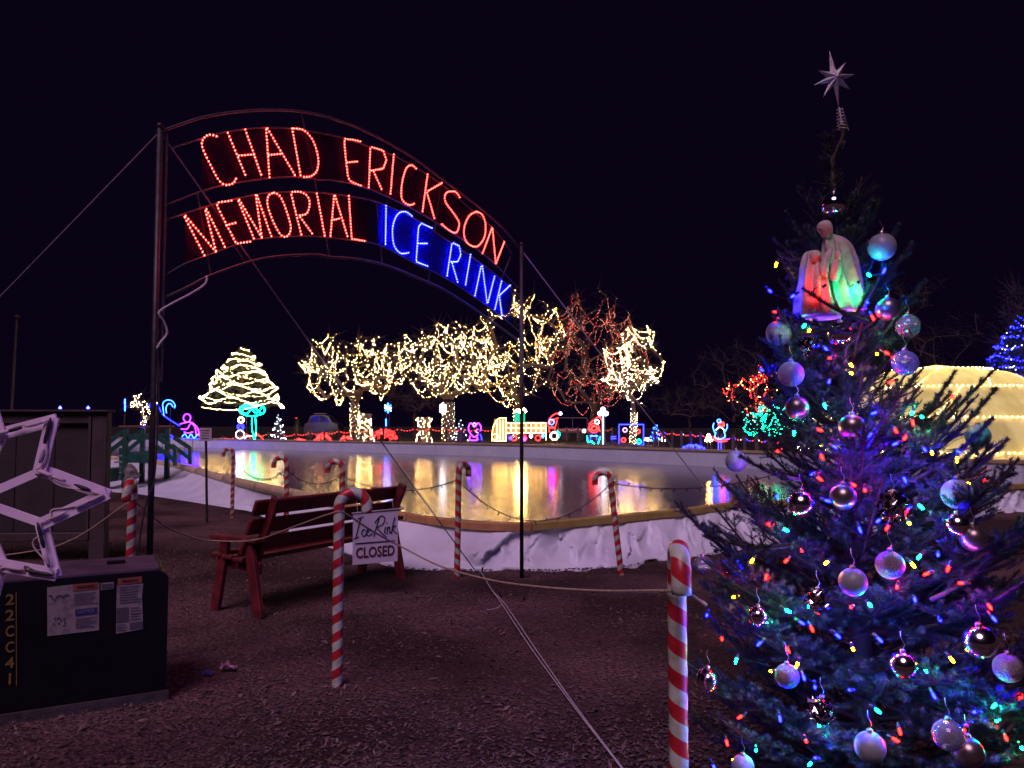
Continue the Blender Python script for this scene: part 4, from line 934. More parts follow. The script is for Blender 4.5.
display('frame_light', 'blue rope-light picture frame holding four ring ornaments', 'light display', 37,
        [(BLUEF, False, [(619, 424.5), (643.5, 424.5)]), (BLUEF, False, [(643.5, 424.5), (643.5, 445)]), (BLUEF, False, [(619, 445), (643.5, 445)]), (BLUEF, False, [(619, 424.5), (619, 445)])] +
        [(m, True, circ(a, b, 2)) for a, b, m in ((625, 430, em('glow_pink_far', (6, 1.6, 5))), (638, 431.5, REDF), (623.5, 440, REDF), (639, 441.5, GREENF))], r=.04)
display('wave_light', 'short blue rope-light strip left of the blue picture frame', 'light display', 37, [(BLUEF, False, [(611, 437), (616, 436.5)]), (BLUEF, False, [(611, 439), (616, 438.5)])], r=.04)
display('skater_light', 'blue and red rope-light skater figure with raised arms beyond the far board', 'light display', 27,
        [(CYANF, False, [(715, 433), (713, 427), (714, 423)]), (CYANF, False, [(724, 433), (727, 428), (727, 424)]), (REDF, True, circ(721.5, 424.5, 2.8, 2.6)), (REDF, True, circ(721.5, 424.5, 1.5)), (CYANF, True, circ(719, 421, 1.8, 1.6)), (WHITEF, False, [(716, 430), (720, 427), (724, 430)]),
         (CYANF, False, [(716, 432), (715, 437), (719, 439), (725, 437), (724, 431)]), (REDF, False, [(713, 438), (718, 440), (724, 440), (729, 439)]), (REDF, False, [(714, 440), (720, 441.5), (727, 441)]), (BLUEF, False, [(718.5, 442), (718.5, 449)]), (BLUEF, False, [(721, 442), (721, 449)]),
         (WARM, False, [(717, 451), (720, 450.5), (723.5, 452)])], r=.028)
display('star_light', 'warm white angel-shaped light left of the skater figure', 'light display', 27, [(WARM, False, [(705, 441), (707, 437), (708.5, 434), (710, 437), (711.5, 441)]), (WARM, False, [(705, 441), (711.5, 441)]), (WHITEF, False, [(706, 439), (713, 440)])], r=.035)
display('gift_light', 'tiny warm figure light beside the little blue evergreen', 'light display', 37, [(WARM, False, [(662, 441), (663, 436), (665, 441)]), (REDF, True, circ(663.5, 437, 1.3))], r=.03)
display('gift_light', 'small white sign light left of the little blue evergreen', 'light display', 37, [(WHITEF, False, [(645, 438), (649, 438)]), (WARM, False, [(645, 440), (650, 440)])], r=.035)
# red-lit shrubs
def shrub(label, px, d, hw, hh, m, seed, n=90, cat='bush', group='low shrubs with red lights'):
    rng = random.Random(seed); x = at(px, 440, d).x; base = Vector((x, d, hgt(x, d))); w = hw * d / 773; h = hh * d / 773
    t = thing('lit_shrub', base, label, cat, group); mb = MB(); pts = []
    for i in range(n):
        a = rng.random() * 6.28; rr = rng.random() ** .6; p = base + Vector((math.cos(a) * rr * w, math.sin(a) * rr * w * .6, h * math.sqrt(max(0, 1 - rr * rr)) * rng.uniform(.55, 1.05) + .05))
        mb.tube([base + Vector((math.cos(a) * rr * w * .2, 0, 0)), base.lerp(p, .6) + Z * .1, p], [.02, .012, .004], 3); pts.append(p)
        if i % 2: pts.append(base.lerp(p, .75) + Z * .08)
    mb.build('branches', BARKF, t); bulbs_obj('light_string', pts, .025, [m], t, rng)
shrub('large red-lit shrub right of the leaning lit stump', 383, 40, 15, 12, REDF, 1, 150)
shrub('red-lit shrub in front of the parked car', 323, 41, 9, 9, REDF, 2, 90)
shrub('small red-lit shrub left of the parked car', 299, 41, 9, 6, REDF, 3, 70)
shrub('small red-lit shrub just left of the round tree trunk', 346, 41, 7, 5, REDF, 4, 50)
shrub('red-lit shrub just behind the green steps', 112, 40, 9, 5, REDF, 5, 50)
shrub('red-lit shrub right of the small notice sign', 222, 41, 6, 4, REDF, 6, 36)
shrub('blue-lit shrub beside the swan shape', 213, 41, 4, 6, BLUEF, 7, 40, group='low shrubs with blue lights')
shrub('low blue-lit hedge left of the skater figure', 693, 31, 12, 4, BLUEF, 8, 110, group='low shrubs with blue lights')
shrub('low blue-lit hedge under the green-lit bush', 768, 30, 12, 4, BLUEF, 9, 110, group='low shrubs with blue lights')
# fences with light garland
def fence(label, p0, p1, n, d0, d1, mats, weights=None, hz=.75):
    a = at(p0, 440, d0); b = at(p1, 440, d1); t = thing('rope_fence', Vector((a.x, a.y, hgt(a.x, a.y))), label, 'fence'); tops = []
    for i in range(n):
        p = a.lerp(b, i / (n - 1)); p.z = hgt(p.x, p.y); mb = MB(); mb.box(p + Z * (hz / 2 - .05), .09, .09, hz + .1, bev=.008); mb.build('post', BARKF, t); tops.append(p + Z * (hz - .06))
    mb = MB(); pts = []
    for q, r_ in zip(tops[:-1], tops[1:]): s_ = sag(q, r_, .12, 8); mb.tube(s_, .014, 4); pts += beads(s_, .16)
    mb.build('rope', TWINE, t); bulbs_obj('light_garland', pts, .019, mats, t, random.Random(2), weights=weights)
fence('rope fence with red lights in front of the warm-lit trees', 282, 496, 15, 41, 37, [REDF])
fence('rope fence with red and blue lights beyond the far board at right', 655, 782, 13, 34, 27, [REDF, BLUEF, WHITEF], [5, 2, 1])
fence('rope fence with dim red lights behind the red figure', 556, 612, 6, 42, 40, [em('glow_red_dim', (6.0, .22, .2))])
fence('rope fence with red lights right of the swan shape', 208, 284, 6, 43, 42, [REDF])
# parked car in the dark
d = 52; x = at(322, 440, d).x; cb = Vector((x, d, hgt(x, d))); car = thing('parked_car', cb, 'dark parked car behind the red-lit shrubs', 'car')
CARP = pm('car_paint', (.05, .045, .05), (.04, .036, .04), 3, .25, .2); GL = pm('car_glass', (.02, .02, .025), rough=.08)
side = [(-1.0, .35), (-1.02, .7), (-.95, .95), (-.75, 1.02), (-.6, 1.45), (-.3, 1.55), (.35, 1.54), (.62, 1.42), (.85, 1.05), (1.2, .95), (1.28, .6), (1.25, .35)]
mb = MB(); mb.prism([cb + Vector((a * 1.0, -.8, z)) for a, z in side], Vector((0, 1.6, 0))); mb.build('body', CARP, car)
for pts in ([(-.66, 1.05), (-.54, 1.40), (-.05, 1.47), (-.05, 1.05)], [(.02, 1.05), (.02, 1.47), (.50, 1.38), (.70, 1.05)]):
    mb = MB(); mb.prism([cb + Vector((a, -.815, z)) for a, z in pts], Vector((0, .012, 0))); mb.build('window', GL, car)
for a in (-.62, .8):
    mb = MB(); mb.tube([cb + Vector((a, -.84, .32)), cb + Vector((a, -.6, .32))], .32, 14); w = mb.build('wheel', WIRE, car); mb = MB(); mb.tube([cb + Vector((a, -.852, .32)), cb + Vector((a, -.83, .32))], .19, 10); mb.build('rim', PIPE, w)
mb = MB(); mb.tube([cb + Vector((-.4, -.7, 1.62)), cb + Vector((.45, -.7, 1.62))], .025, 5); mb.build('roof_rack', PIPE, car)
# trailer behind the elf figures
d = 43; x = at(572, 440, d).x; tb = Vector((x, d, hgt(x, d))); trl = thing('trailer', tb, 'dark open trailer with a railing behind the red figures', 'trailer')
mb = MB(); mb.box(tb + Z * .55, 1.7, 1.1, .25, bev=.02); mb.build('bed', pm('trailer_grey', (.10, .09, .11), rough=.5), trl)
for a in (-.8, 0, .8): mb = MB(); mb.tube([tb + Vector((a, -.5, .67)), tb + Vector((a, -.5, 1.25))], .025, 5); mb.build('rail_post', PIPE, trl)
mb = MB(); mb.tube([tb + Vector((-.8, -.5, 1.25)), tb + Vector((.8, -.5, 1.25))], .025, 5); mb.build('top_rail', PIPE, trl)
for a in (-.4, .4): mb = MB(); mb.tube([tb + Vector((a, -.62, .24)), tb + Vector((a, -.45, .24))], .24, 12); mb.build('wheel', WIRE, trl)

# ------------------------------------------------------------------ glowing dome
dd = 23.5; DC = Vector((at(938, 440, dd).x, dd, .0)); DR, DH = 4.1, at(938, 365, dd).z
dome = thing('dome_tent', DC, 'pale fabric dome glowing warm from inside, right of the Christmas tree', 'dome')
def fabric():
    m = bpy.data.materials.new('dome_fabric'); m.use_nodes = True; n = m.node_tree.nodes; l = m.node_tree.links; n.clear()
    df = n.new('ShaderNodeBsdfDiffuse'); tr_ = n.new('ShaderNodeBsdfTranslucent'); mx = n.new('ShaderNodeMixShader'); o = n.new('ShaderNodeOutputMaterial')
    tc = n.new('ShaderNodeTexCoord'); nz = n.new('ShaderNodeTexNoise'); nz.inputs['Scale'].default_value = 1.6; nz.inputs['Detail'].default_value = 5
    mp = n.new('ShaderNodeMapping'); mp.inputs['Scale'].default_value = (1, 1, .35); l.new(tc.outputs['Object'], mp.inputs[0]); l.new(mp.outputs[0], nz.inputs['Vector'])
    r = n.new('ShaderNodeValToRGB'); r.color_ramp.elements[0].color = (.52, .5, .32, 1); r.color_ramp.elements[1].color = (.72, .72, .50, 1); r.color_ramp.elements[0].position = .35; r.color_ramp.elements[1].position = .65
    l.new(nz.outputs['Fac'], r.inputs[0]); l.new(r.outputs[0], df.inputs[0]); l.new(r.outputs[0], tr_.inputs[0]); mx.inputs[0].default_value = .5
    bp = n.new('ShaderNodeBump'); bp.inputs['Strength'].default_value = .35; bp.inputs['Distance'].default_value = .1; l.new(nz.outputs['Fac'], bp.inputs['Height']); l.new(bp.outputs[0], df.inputs['Normal'])
    l.new(df.outputs[0], mx.inputs[1]); l.new(tr_.outputs[0], mx.inputs[2]); l.new(mx.outputs[0], o.inputs[0]); return m
FAB = fabric()
def dp(th, ph, k=1.0): return DC + Vector((math.cos(th) * math.cos(ph) * DR, math.sin(th) * math.cos(ph) * DR, math.sin(ph) * DH)) * k
ph_rows = [0, .26, .55, .88, 1.22]; NS = 18
for i in range(4):
    for s_ in range(NS):
        t0 = (s_ + (.5 if i % 2 else 0)) * 2 * math.pi / NS; t1 = t0 + 2 * math.pi / NS; vs = []
        g = 4
        for a in range(g + 1):
            for b in range(g + 1):
                u, v = a / g, b / g; k = 1 + .028 * math.sin(math.pi * u) * math.sin(math.pi * v); vs.append(dp(t0 + (t1 - t0) * u, ph_rows[i] + (ph_rows[i + 1] - ph_rows[i]) * v, k))
        mb = MB(); mb.add(vs, [(a * (g + 1) + b, (a + 1) * (g + 1) + b, (a + 1) * (g + 1) + b + 1, a * (g + 1) + b + 1) for a in range(g) for b in range(g)]); mb.build('panel', FAB, dome, smooth=True)
vs = [dp(s_ * 2 * math.pi / NS, 1.22) for s_ in range(NS)] + [dp(0, math.pi / 2)]; mb = MB(); mb.add(vs, [(s_, (s_ + 1) % NS, NS) for s_ in range(NS)]); mb.build('crown_panel', FAB, dome, smooth=True)
pts = []
for i in range(1, 5):
    pts += beads([dp(2 * math.pi * k / 90, ph_rows[i], 1.012) for k in range(91)], .14)
for i in range(4):
    for s_ in range(NS):
        if (s_ + i) % 2: continue
        t0 = (s_ + (.5 if i % 2 else 0)) * 2 * math.pi / NS; pts += beads([dp(t0 + .05 * k, ph_rows[i] + (ph_rows[i + 1] - ph_rows[i]) * k / 5, 1.012) for k in range(6)], .14)
bulbs_obj('seam_lights', pts, .009, [WARM], dome, random.Random(4))
ld = bpy.data.lights.new('dome_lamp', 'POINT'); ld.energy = 640; ld.color = (1.0, .76, .26); ld.shadow_soft_size = .35; lo_ = bpy.data.objects.new('dome_lamp', ld); COL.objects.link(lo_); lo_.parent = dome; lo_.location = (0, 0, 1.9)
mb = MB(); c = DC + Z * .05; mb.tube([dp(2 * math.pi * k / 48, 0, 1.01) + Z * .12 for k in range(48)], .14, 8, closed=True); mb.build('base_ring', pm('dome_skirt', (.5, .46, .4), rough=.7), dome, smooth=True)

# ------------------------------------------------------------------ Christmas tree
TD = 3.2
RT = [(0.10, .66), (.18, .73), (.67, .76), (1.04, .73), (1.29, .62), (1.50, .49), (1.70, .39), (1.91, .34), (2.12, .30), (2.41, .22), (2.53, .13), (2.7, .04)]
def axis_x(z): return 1.445 - (z / 3.0) * .115
def RZ(z):
    if z <= RT[0][0]: return RT[0][1]
    for (a, ra), (b, rb) in zip(RT[:-1], RT[1:]):
        if z <= b: return ra + (rb - ra) * (z - a) / (b - a)
    return .05
fir = thing('christmas_tree', Vector((axis_x(0), TD, 0)), 'decorated fir Christmas tree with coloured lights filling the right foreground', 'tree')
mb = MB(); mb.tube([Vector((axis_x(z) + .008 * math.sin(z * 5), TD + .008 * math.cos(z * 4), z)) for z in np.linspace(-.05, 2.72, 24)], [.055 - .047 * i / 23 for i in range(24)], 10); q_ = at(843, 131, 3.18); mb.tube(smooth_path([Vector((axis_x(2.62), TD, 2.62)), Vector((axis_x(2.72) + .01, TD - .01, 2.72)), q_ - Vector((.004, 0, .03)), q_ + Vector((0, 0, .03))], 5), .008, 8); mb.build('trunk', BARK, fir, smooth=True)
NEED = pm('fir_needles', (.017, .037, .027), (.009, .020, .015), 5, .55, spec=.4)
NEED2 = pm('fir_needles_pale', (.024, .044, .035), (.013, .027, .021), 5, .5, spec=.4)
TWIG = pm('fir_twig', (.045, .032, .024), (.028, .02, .015), 20, .9)
rs_ = np.random.RandomState(77)
def needles(segs, dens, ln, wdt):
    """segs: (a, b) arrays; returns triangle vertices"""
    A = np.array([s_[0] for s_ in segs]); B = np.array([s_[1] for s_ in segs]); D_ = B - A; L = np.linalg.norm(D_, axis=1); k = np.maximum(1, (L * dens).astype(int))
    idx = np.repeat(np.arange(len(segs)), k); n = len(idx); t_ = rs_.rand(n, 1); P = A[idx] + D_[idx] * t_; d = D_[idx] / (L[idx][:, None] + 1e-9)
    q = rs_.normal(0, 1, (n, 3)); q[:, 2] += .25; q -= d * (q * d).sum(1, keepdims=True); q /= np.linalg.norm(q, axis=1, keepdims=True) + 1e-9
    l = ln * rs_.uniform(.65, 1.15, (n, 1)); tip = P + l * (.50 * d + .88 * q); w = np.cross(d, q) * wdt
    return np.stack([P - w, P + w, tip], 1).reshape(-1, 3)
def bough(base, az, el, L, dens=430, sk=1.0):
    h = np.array([math.cos(az), math.sin(az), 0]); z = np.array([0, 0, 1.0]); s_ = np.array([-math.sin(az), math.cos(az), 0])
    c, sn = math.cos(el), math.sin(el); tw = rs_.normal(0, .07); curve = rs_.uniform(.02, .16)
    def P(t_): return np.array(base) + L * (t_ * c * h + (t_ * sn + curve * t_ * t_ - .05 * math.sin(math.pi * t_)) * z + tw * t_ * t_ * s_)
    n = max(5, int(L / .05)); ax = [P(i / n) for i in range(n + 1)]; segs = [(ax[i], ax[i + 1]) for i in range(max(1, int(n * .22)), n)] * (2 if sk == 1 else 3); tw_l = [(ax, .009 * (L / .6) ** .5 + .002)]
    t_ = .22
    while t_ < .97:
        for sg in (-1, 1):
            if rs_.rand() < .12: continue
            p = P(t_); d = P(min(1, t_ + .02)) - P(t_ - .02); d /= np.linalg.norm(d)
            l = (.40 * L * (1 - t_) ** .75 * sk + .035 * min(1, sk + .3)) * rs_.uniform(.7, 1.15)
            dirn = d * rs_.uniform(.7, .95) + sg * s_ * rs_.uniform(.55, .8) + z * rs_.normal(.05, .16); dirn /= np.linalg.norm(dirn)
            m = max(2, int(l / .06)); pts = [p + dirn * l * i / m + z * (.12 * l * (i / m) ** 2) for i in range(m + 1)]; segs += list(zip(pts[:-1], pts[1:])); tw_l.append((pts, .0032))
            if l > .10:
                for f in (.35, .6, .8):
                    for s2 in (-1, 1):
                        if rs_.rand() < .55: continue
                        p2 = p + dirn * l * f; cr = np.cross(z, dirn); d2 = dirn * .8 + s2 * cr * .65 + z * rs_.normal(.05, .2); d2 /= np.linalg.norm(d2); l2 = l * (1 - f) * .7 + .03
                        segs.append((p2, p2 + d2 * l2)); tw_l.append(([p2, p2 + d2 * l2], .0022))
        t_ += .052 / max(L, .2) * rs_.uniform(.8, 1.2)
    V = needles(segs, dens, .0175, .0015); nt_ = len(V) // 3
    mb = MB()
    for pts, r in tw_l: mb.tube([Vector(p) for p in pts], [r * (1 - .6 * i / (len(pts) - 1)) for i in range(len(pts))], 4, caps=False)
    Wv = np.array(mb.v); WQ = np.array(mb.f); WT = np.concatenate([WQ[:, [0, 1, 2]], WQ[:, [0, 2, 3]]]) + len(V)
    VV = np.concatenate([V, Wv]); T = np.concatenate([np.arange(nt_ * 3).reshape(-1, 3), WT])
    mi = np.concatenate([(rs_.rand(nt_) < .22).astype(int), np.full(len(WT), 2)])
    triarr('bough', VV, T, [NEED, NEED2, TWIG], fir, None, mi)
z = .16; lev = 0
while z < 2.46:
    R = RZ(z + .18); nb = 9 if z < 1.3 else (8 if z < 1.9 else (7 if z < 2.2 else 5))
    el = math.radians(14 + 34 * (z / 2.5) ** 1.2)
    for k in range(nb):
        a = 2 * math.pi * (k + .5 * (lev % 2)) / nb + rs_.normal(0, .12) + lev * .37
        back = math.sin(a) > .35
        L = R / math.cos(el) * rs_.uniform(.74, 1.06)
        if math.cos(a) > .5 and 1.2 < z < 1.8: L *= .92
        if math.cos(a) < -.75 and 1.02 < z < 1.42: L *= .55
        bough((axis_x(z), TD, z + rs_.normal(0, .02)), a, el + rs_.normal(0, .09), L, 600 if back else 1250)
    z += .118; lev += 1
for k in range(4): bough((axis_x(2.45 + .03 * k), TD, 2.44 + .06 * k), k * 2.4, math.radians(50 + 5 * k), .13 - .02 * k, 300)
bough((axis_x(2.3), TD, 2.34), .2, math.radians(62), .34, 400); bough((axis_x(2.3), TD, 2.3), 3.3, math.radians(60), .30, 400)
bough((axis_x(2.6), TD, 2.55), 0, math.radians(88), .22, 160)
for k, zz in enumerate((2.60, 2.66, 2.71, 2.75, 2.78)): bough((axis_x(zz) + .006, TD, zz), 1.1 + k * 2.3, math.radians(48), .075 - .008 * k, 330)
for (px0, py0, px1, py1, dd_) in ((878, 462, 952, 372, 3.0), (900, 452, 982, 370, 2.95), (905, 470, 990, 398, 2.9), (910, 482, 994, 418, 2.85), (915, 505, 1006, 438, 2.85), (925, 520, 1012, 492, 2.8), (790, 545, 705, 540, 2.6), (800, 480, 740, 455, 2.9), (930, 600, 1000, 552, 2.6), (868, 322, 806, 286, 2.66), (845, 330, 870, 290, 2.7), (800, 335, 862, 318, 2.68), (850, 332, 790, 312, 2.70)):
    a, b = at(px0, py0, dd_), at(px1, py1, dd_); v = b - a; bough(tuple(a), math.atan2(v.y, v.x), math.asin(v.z / v.length) - .06, v.length, 1700, .3)

# star topper
tpd = 3.18
def tz(zx, zy): return at(740 + zx * 200 / 768, 30 + zy * 200 / 768, tpd)
tst = thing('tree_topper', tz(380, 380), 'silver eight-pointed star topper on a coiled base at the tree tip', 'star topper')
GLIT = pm('silver_glitter', (.62, .58, .55), (.40, .36, .36), 160, .32, .75, bump=.4, bscale=240)
c = tz(365, 185); pt = [(343, 75), (405, 125), (442, 170), (425, 230), (380, 300), (318, 260), (282, 212), (300, 155)]
outv = []
for i in range(8):
    a = tz(*pt[i]); b = tz(*pt[(i + 1) % 8]); outv += [a, c + ((a - c).normalized() + (b - c).normalized()).normalized() * .034]
mb = MB(); vs = outv + [c + Vector((0, -.022, 0)), c + Vector((0, .022, 0))]; mb.add(vs, [(i, (i + 1) % 16, 16) for i in range(16)] + [((i + 1) % 16, i, 17) for i in range(16)]); mb.build('star', GLIT, tst)
a = tz(383, 300); b = tz(396, 385); mb = MB(); hx = []
for i in range(85): w = i / 84; q = a.lerp(b, w); rr = .012 + .010 * w; hx.append(q + Vector((rr * math.cos(w * 44), rr * math.sin(w * 44), 0)))
mb.tube(hx, .0022, 5); mb.build('coil_base', GLIT, tst, smooth=True)
mb = MB(); mb.tube([tz(380, 296), tz(398, 400)], .004, 5); mb.build('stem', GLIT, tst)

# figurine group on the upper boughs
fd = 2.80
def fz(zx, zy, o=0.0): return at(780 + zx * 100 / 591, 200 + zy * 130 / 768, fd + o)
fig = thing('figurine', fz(250, 670), 'white plaster figurine of two robed figures and a child on the upper boughs', 'figurine')
PLA = pm('plaster', (.50, .43, .36), (.36, .30, .25), 30, .55, bump=.25, bscale=60)
def robe(name, secs, parent, folds=9, amp=.10, seed=0, n=110):
    """secs: (zx, zy, half width in zoom px, depth ratio, y offset)"""
    S2 = []
    P = [Vector((s_[0], s_[1], s_[2])) for s_ in secs]; Q = smooth_path(P, 5); R2 = smooth_path([Vector((s_[3], s_[4], 0)) for s_ in secs], 5); kk = fd / 773 * 100 / 591; vs = []
    for i, q in enumerate(Q):
        cc = fz(q.x, q.y, R2[i].y); t_ = i / (len(Q) - 1)
        for j in range(n):
            w = 2 * math.pi * j / n; f = 1 + amp * ((1 - 2 * abs(math.sin(folds * .5 * w + 1.2 * math.sin(t_ * 3 + seed) + seed))) * .55 + noise.noise((math.cos(w) * 2.2 + seed, math.sin(w) * 2.2, t_ * 2.5)) * .9) * min(1, t_ * 3 + .1)
            vs.append(cc + Vector((math.cos(w) * q.z * kk * f, math.sin(w) * q.z * kk * R2[i].x * f, 0)))
    m = len(Q); fs = [(i * n + j, (i + 1) * n + j, (i + 1) * n + (j + 1) % n, i * n + (j + 1) % n) for i in range(m - 1) for j in range(n)] + [tuple(range(n)), tuple((m - 1) * n + j for j in range(n))[::-1]]
    mb = MB(); mb.add(vs, fs); return mb.build(name, PLA, parent, smooth=True)
def head(name, zx, zy, rr, o, parent, tilt=0.0, face=-1):
    kk = fd / 773 * 100 / 591; c = fz(zx, zy, o); r = rr * kk; mb = MB(); prof = [(.02, -1.15), (.45, -1.05), (.70, -.75), (.86, -.3), (.97, .15), (.92, .55), (.66, .85), (.3, .99), (.01, 1.03)]
    mb.lathe([(a * r, b * r * 1.12) for a, b in prof], (0, 0, 0), 16)
    V = []
    for p in mb.v:
        v = Vector(p); fr = max(0, -v.y / r); zz = v.z / r
        if fr > .5 and abs(v.x) < .16 * r and -.35 < zz < .25: v.y -= .20 * r * (1 - abs(v.x) / (.16 * r)) * (.6 - zz)
        if fr > .3 and .12 < abs(v.x) / r < .5 and .05 < zz < .35: v.y += .08 * r
        V.append(tuple(Matrix.Rotation(tilt, 3, 'Y') @ (Matrix.Rotation(face, 3, 'Z') @ v) + c))
    mb.v = V
    for s_ in (-1, 1): q = Matrix.Rotation(face, 3, 'Z') @ Vector((s_ * r * .96, 0, 0)); mb.octa(q + c, r * .2)
    return mb.build(name, PLA, parent, smooth=True)
man = robe('standing_robe', [(300, 205, 22, .9, 0), (318, 225, 55, .75, .01), (335, 262, 78, .7, .01), (345, 330, 92, .7, .01), (352, 420, 98, .75, .01), (362, 520, 106, .8, .0), (372, 610, 112, .8, .0), (372, 650, 112, .8, .0)], fig, 9, .30, 1)
head('bowed_head', 268, 172, 46, -.005, man, -.35, .5)
robe('kneeling_robe', [(195, 300, 20, .9, -.03), (192, 318, 48, .85, -.03), (196, 370, 66, .85, -.035), (196, 440, 78, .9, -.04), (200, 530, 88, .95, -.05), (208, 610, 96, .95, -.055), (212, 680, 98, .95, -.055)], fig, 8, .26, 4)
head('veiled_head', 206, 335, 34, -.062, fig, .25, -.2)
robe('arm_sleeve', [(300, 290, 14, 1, -.045), (280, 330, 24, 1, -.055), (262, 400, 26, 1, -.075), (262, 450, 18, 1, -.085)], fig, 5, .08, 7, 18)
chd = robe('child_wrap', [(340, 345, 14, 1, -.06), (335, 375, 30, .9, -.06), (325, 430, 34, .9, -.06), (318, 480, 26, .9, -.06)], fig, 6, .1, 2, 20); head('child_head', 345, 330, 24, -.065, chd, .1, .2)
mb = MB(); q = fz(255, 684, -.02); mb.lathe([(.0, -.010), (.060, -.010), (.064, -.004), (.060, .004), (.0, .006)], q, 24); mb.build('base_plate', PLA, fig, smooth=True)

# ornaments
def front(px, py, k=.93, extra=0.0):
    """point on the tree's front surface along this sight line"""
    dpt = TD
    for _ in range(12):
        p = at(px, py, dpt); R = RZ(p.z) * k; dx = p.x - axis_x(p.z); dpt = TD - math.sqrt(max(0, R * R - dx * dx)) * (1 if R > abs(dx) else 0)
    return at(px, py, dpt - extra)
def ball_mat(kind):
    if kind == 'mirror': return pm('ball_mirror', (.82, .80, .80), (.74, .72, .72), 3, .05, 1.0)
    if kind == 'facet': return pm('ball_mirror', (.82, .80, .80), (.74, .72, .72), 3, .05, 1.0)
    if kind == 'satin': return pm('ball_satin_white', (.23, .26, .26), (.19, .21, .21), 40, .4, .0)
    if kind == 'pewter': return pm('ball_pewter', (.30, .25, .21), (.22, .18, .16), 20, .3, .9)
    if kind == 'glitter': return pm('ball_glitter', (.34, .29, .28), (.14, .12, .13), 260, .4, .6, bump=.5, bscale=300)
    if kind == 'silver': return pm('ball_silver', (.66, .62, .56), (.60, .56, .5), 12, .16, 1.0)
    if kind == 'glass': return pm('ball_glass', (.9, .92, .95), (.86, .88, .92), 3, .03, 0, trans=.85, spec=.6)
    if kind == 'teal': return pm('ball_teal', (.08, .50, .42), (.06, .42, .36), 30, .45)
CAPM = pm('ornament_cap', (.62, .56, .46), rough=.3, metal=1.0)
ORN = [(834, 205, 12, 'mirror', 'mirror-bright ball ornament at the top of the tree above the figurine'), (882, 247, 14, 'satin', 'satin white ball ornament right of the figurine heads'),
       (888, 309, 12, 'pewter', 'pewter ball ornament right of the figurine base'), (908, 326, 12, 'glass', 'clear glass ball ornament hanging over a green bulb at the upper right edge'),
       (905, 363, 13, 'glass', 'clear glass ball ornament glowing blue above the dome top'), (779, 333, 13, 'glitter', 'glittery grey ball ornament below left of the figurine'),
       (840, 334, 12, 'mirror', 'mirror-bright ball ornament directly below the figurine'), (808, 345, 9, 'facet', 'small faceted mirror ornament left of the mirror ball under the figurine'),
       (791, 374, 13, 'satin', 'satin white ball ornament crossed by a twig, below the glittery grey ball'), (797, 408, 12, 'pewter', 'matte pewter ball ornament above the green-lit bush'),
       (852, 427, 13, 'pewter', 'matte pewter ball ornament near the trunk at mid height'), (978, 436, 12, 'teal', 'teal ball ornament hanging in front of the dome'),
       (957, 494, 15, 'satin', 'large satin white ball ornament lit blue at the right branches'), (736, 461, 11, 'satin', 'satin white ball ornament lit violet, hanging over the far board'),
       (801, 504, 13, 'silver', 'silver ball ornament at the left notch of the tree near the tarp'), (843, 497, 13, 'pewter', 'dark pewter ball ornament beside two red bulbs at tree centre'),
       (893, 506, 14, 'facet', 'faceted mirror-mosaic ball ornament right of the tree centre'), (957, 525, 12, 'silver', 'silver ball ornament touching a darker ball under the large satin one'),
       (973, 538, 13, 'pewter', 'dark ball ornament right of the touching silver ball'), (890, 565, 14, 'glitter', 'glittery grey ball ornament beside a green and an amber bulb'),
       (853, 582, 14, 'satin', 'satin white ball ornament glowing blue below the tree centre'), (703, 565, 9, 'glass', 'small clear glass ball ornament beside the nearest candy cane top'),
       (758, 616, 10, 'silver', 'small silver ball ornament beside a bright green bulb at left'), (708, 680, 12, 'silver', 'silver ball ornament hanging at the lower left edge beside the nearest cane'),
       (787, 676, 12, 'glitter', 'glittery grey ball ornament between two amber bulbs at lower left'), (818, 600, 11, 'facet', 'faceted mirror-mosaic ball ornament left of the blue-glowing satin ball'),
       (822, 710, 12, 'facet', 'faceted mirror-mosaic ball ornament low in the tree'), (903, 665, 13, 'silver', 'silver ball ornament left of a green bulb in the lower right'),
       (979, 642, 16, 'silver', 'largest silver ball ornament, hanging at the lower right'), (1008, 668, 14, 'glitter', 'glittery ball ornament at the right picture edge'),
       (870, 747, 15, 'satin', 'satin white ball ornament near the bottom, left of red bulbs'), (968, 752, 15, 'pewter', 'dark pewter ball ornament at the bottom right'),
       (948, 735, 15, 'glass', 'blue-lit clear ball ornament behind the dark one at bottom right'), (743, 766, 11, 'satin', 'satin white ball ornament cut by the bottom edge')]
def uv_ball(c, r, nu, nv): 
    prof = [(r * math.sin(math.pi * i / nv) + 1e-5, -r * math.cos(math.pi * i / nv)) for i in range(nv + 1)]; mb = MB(); mb.lathe(prof, c, nu); return mb
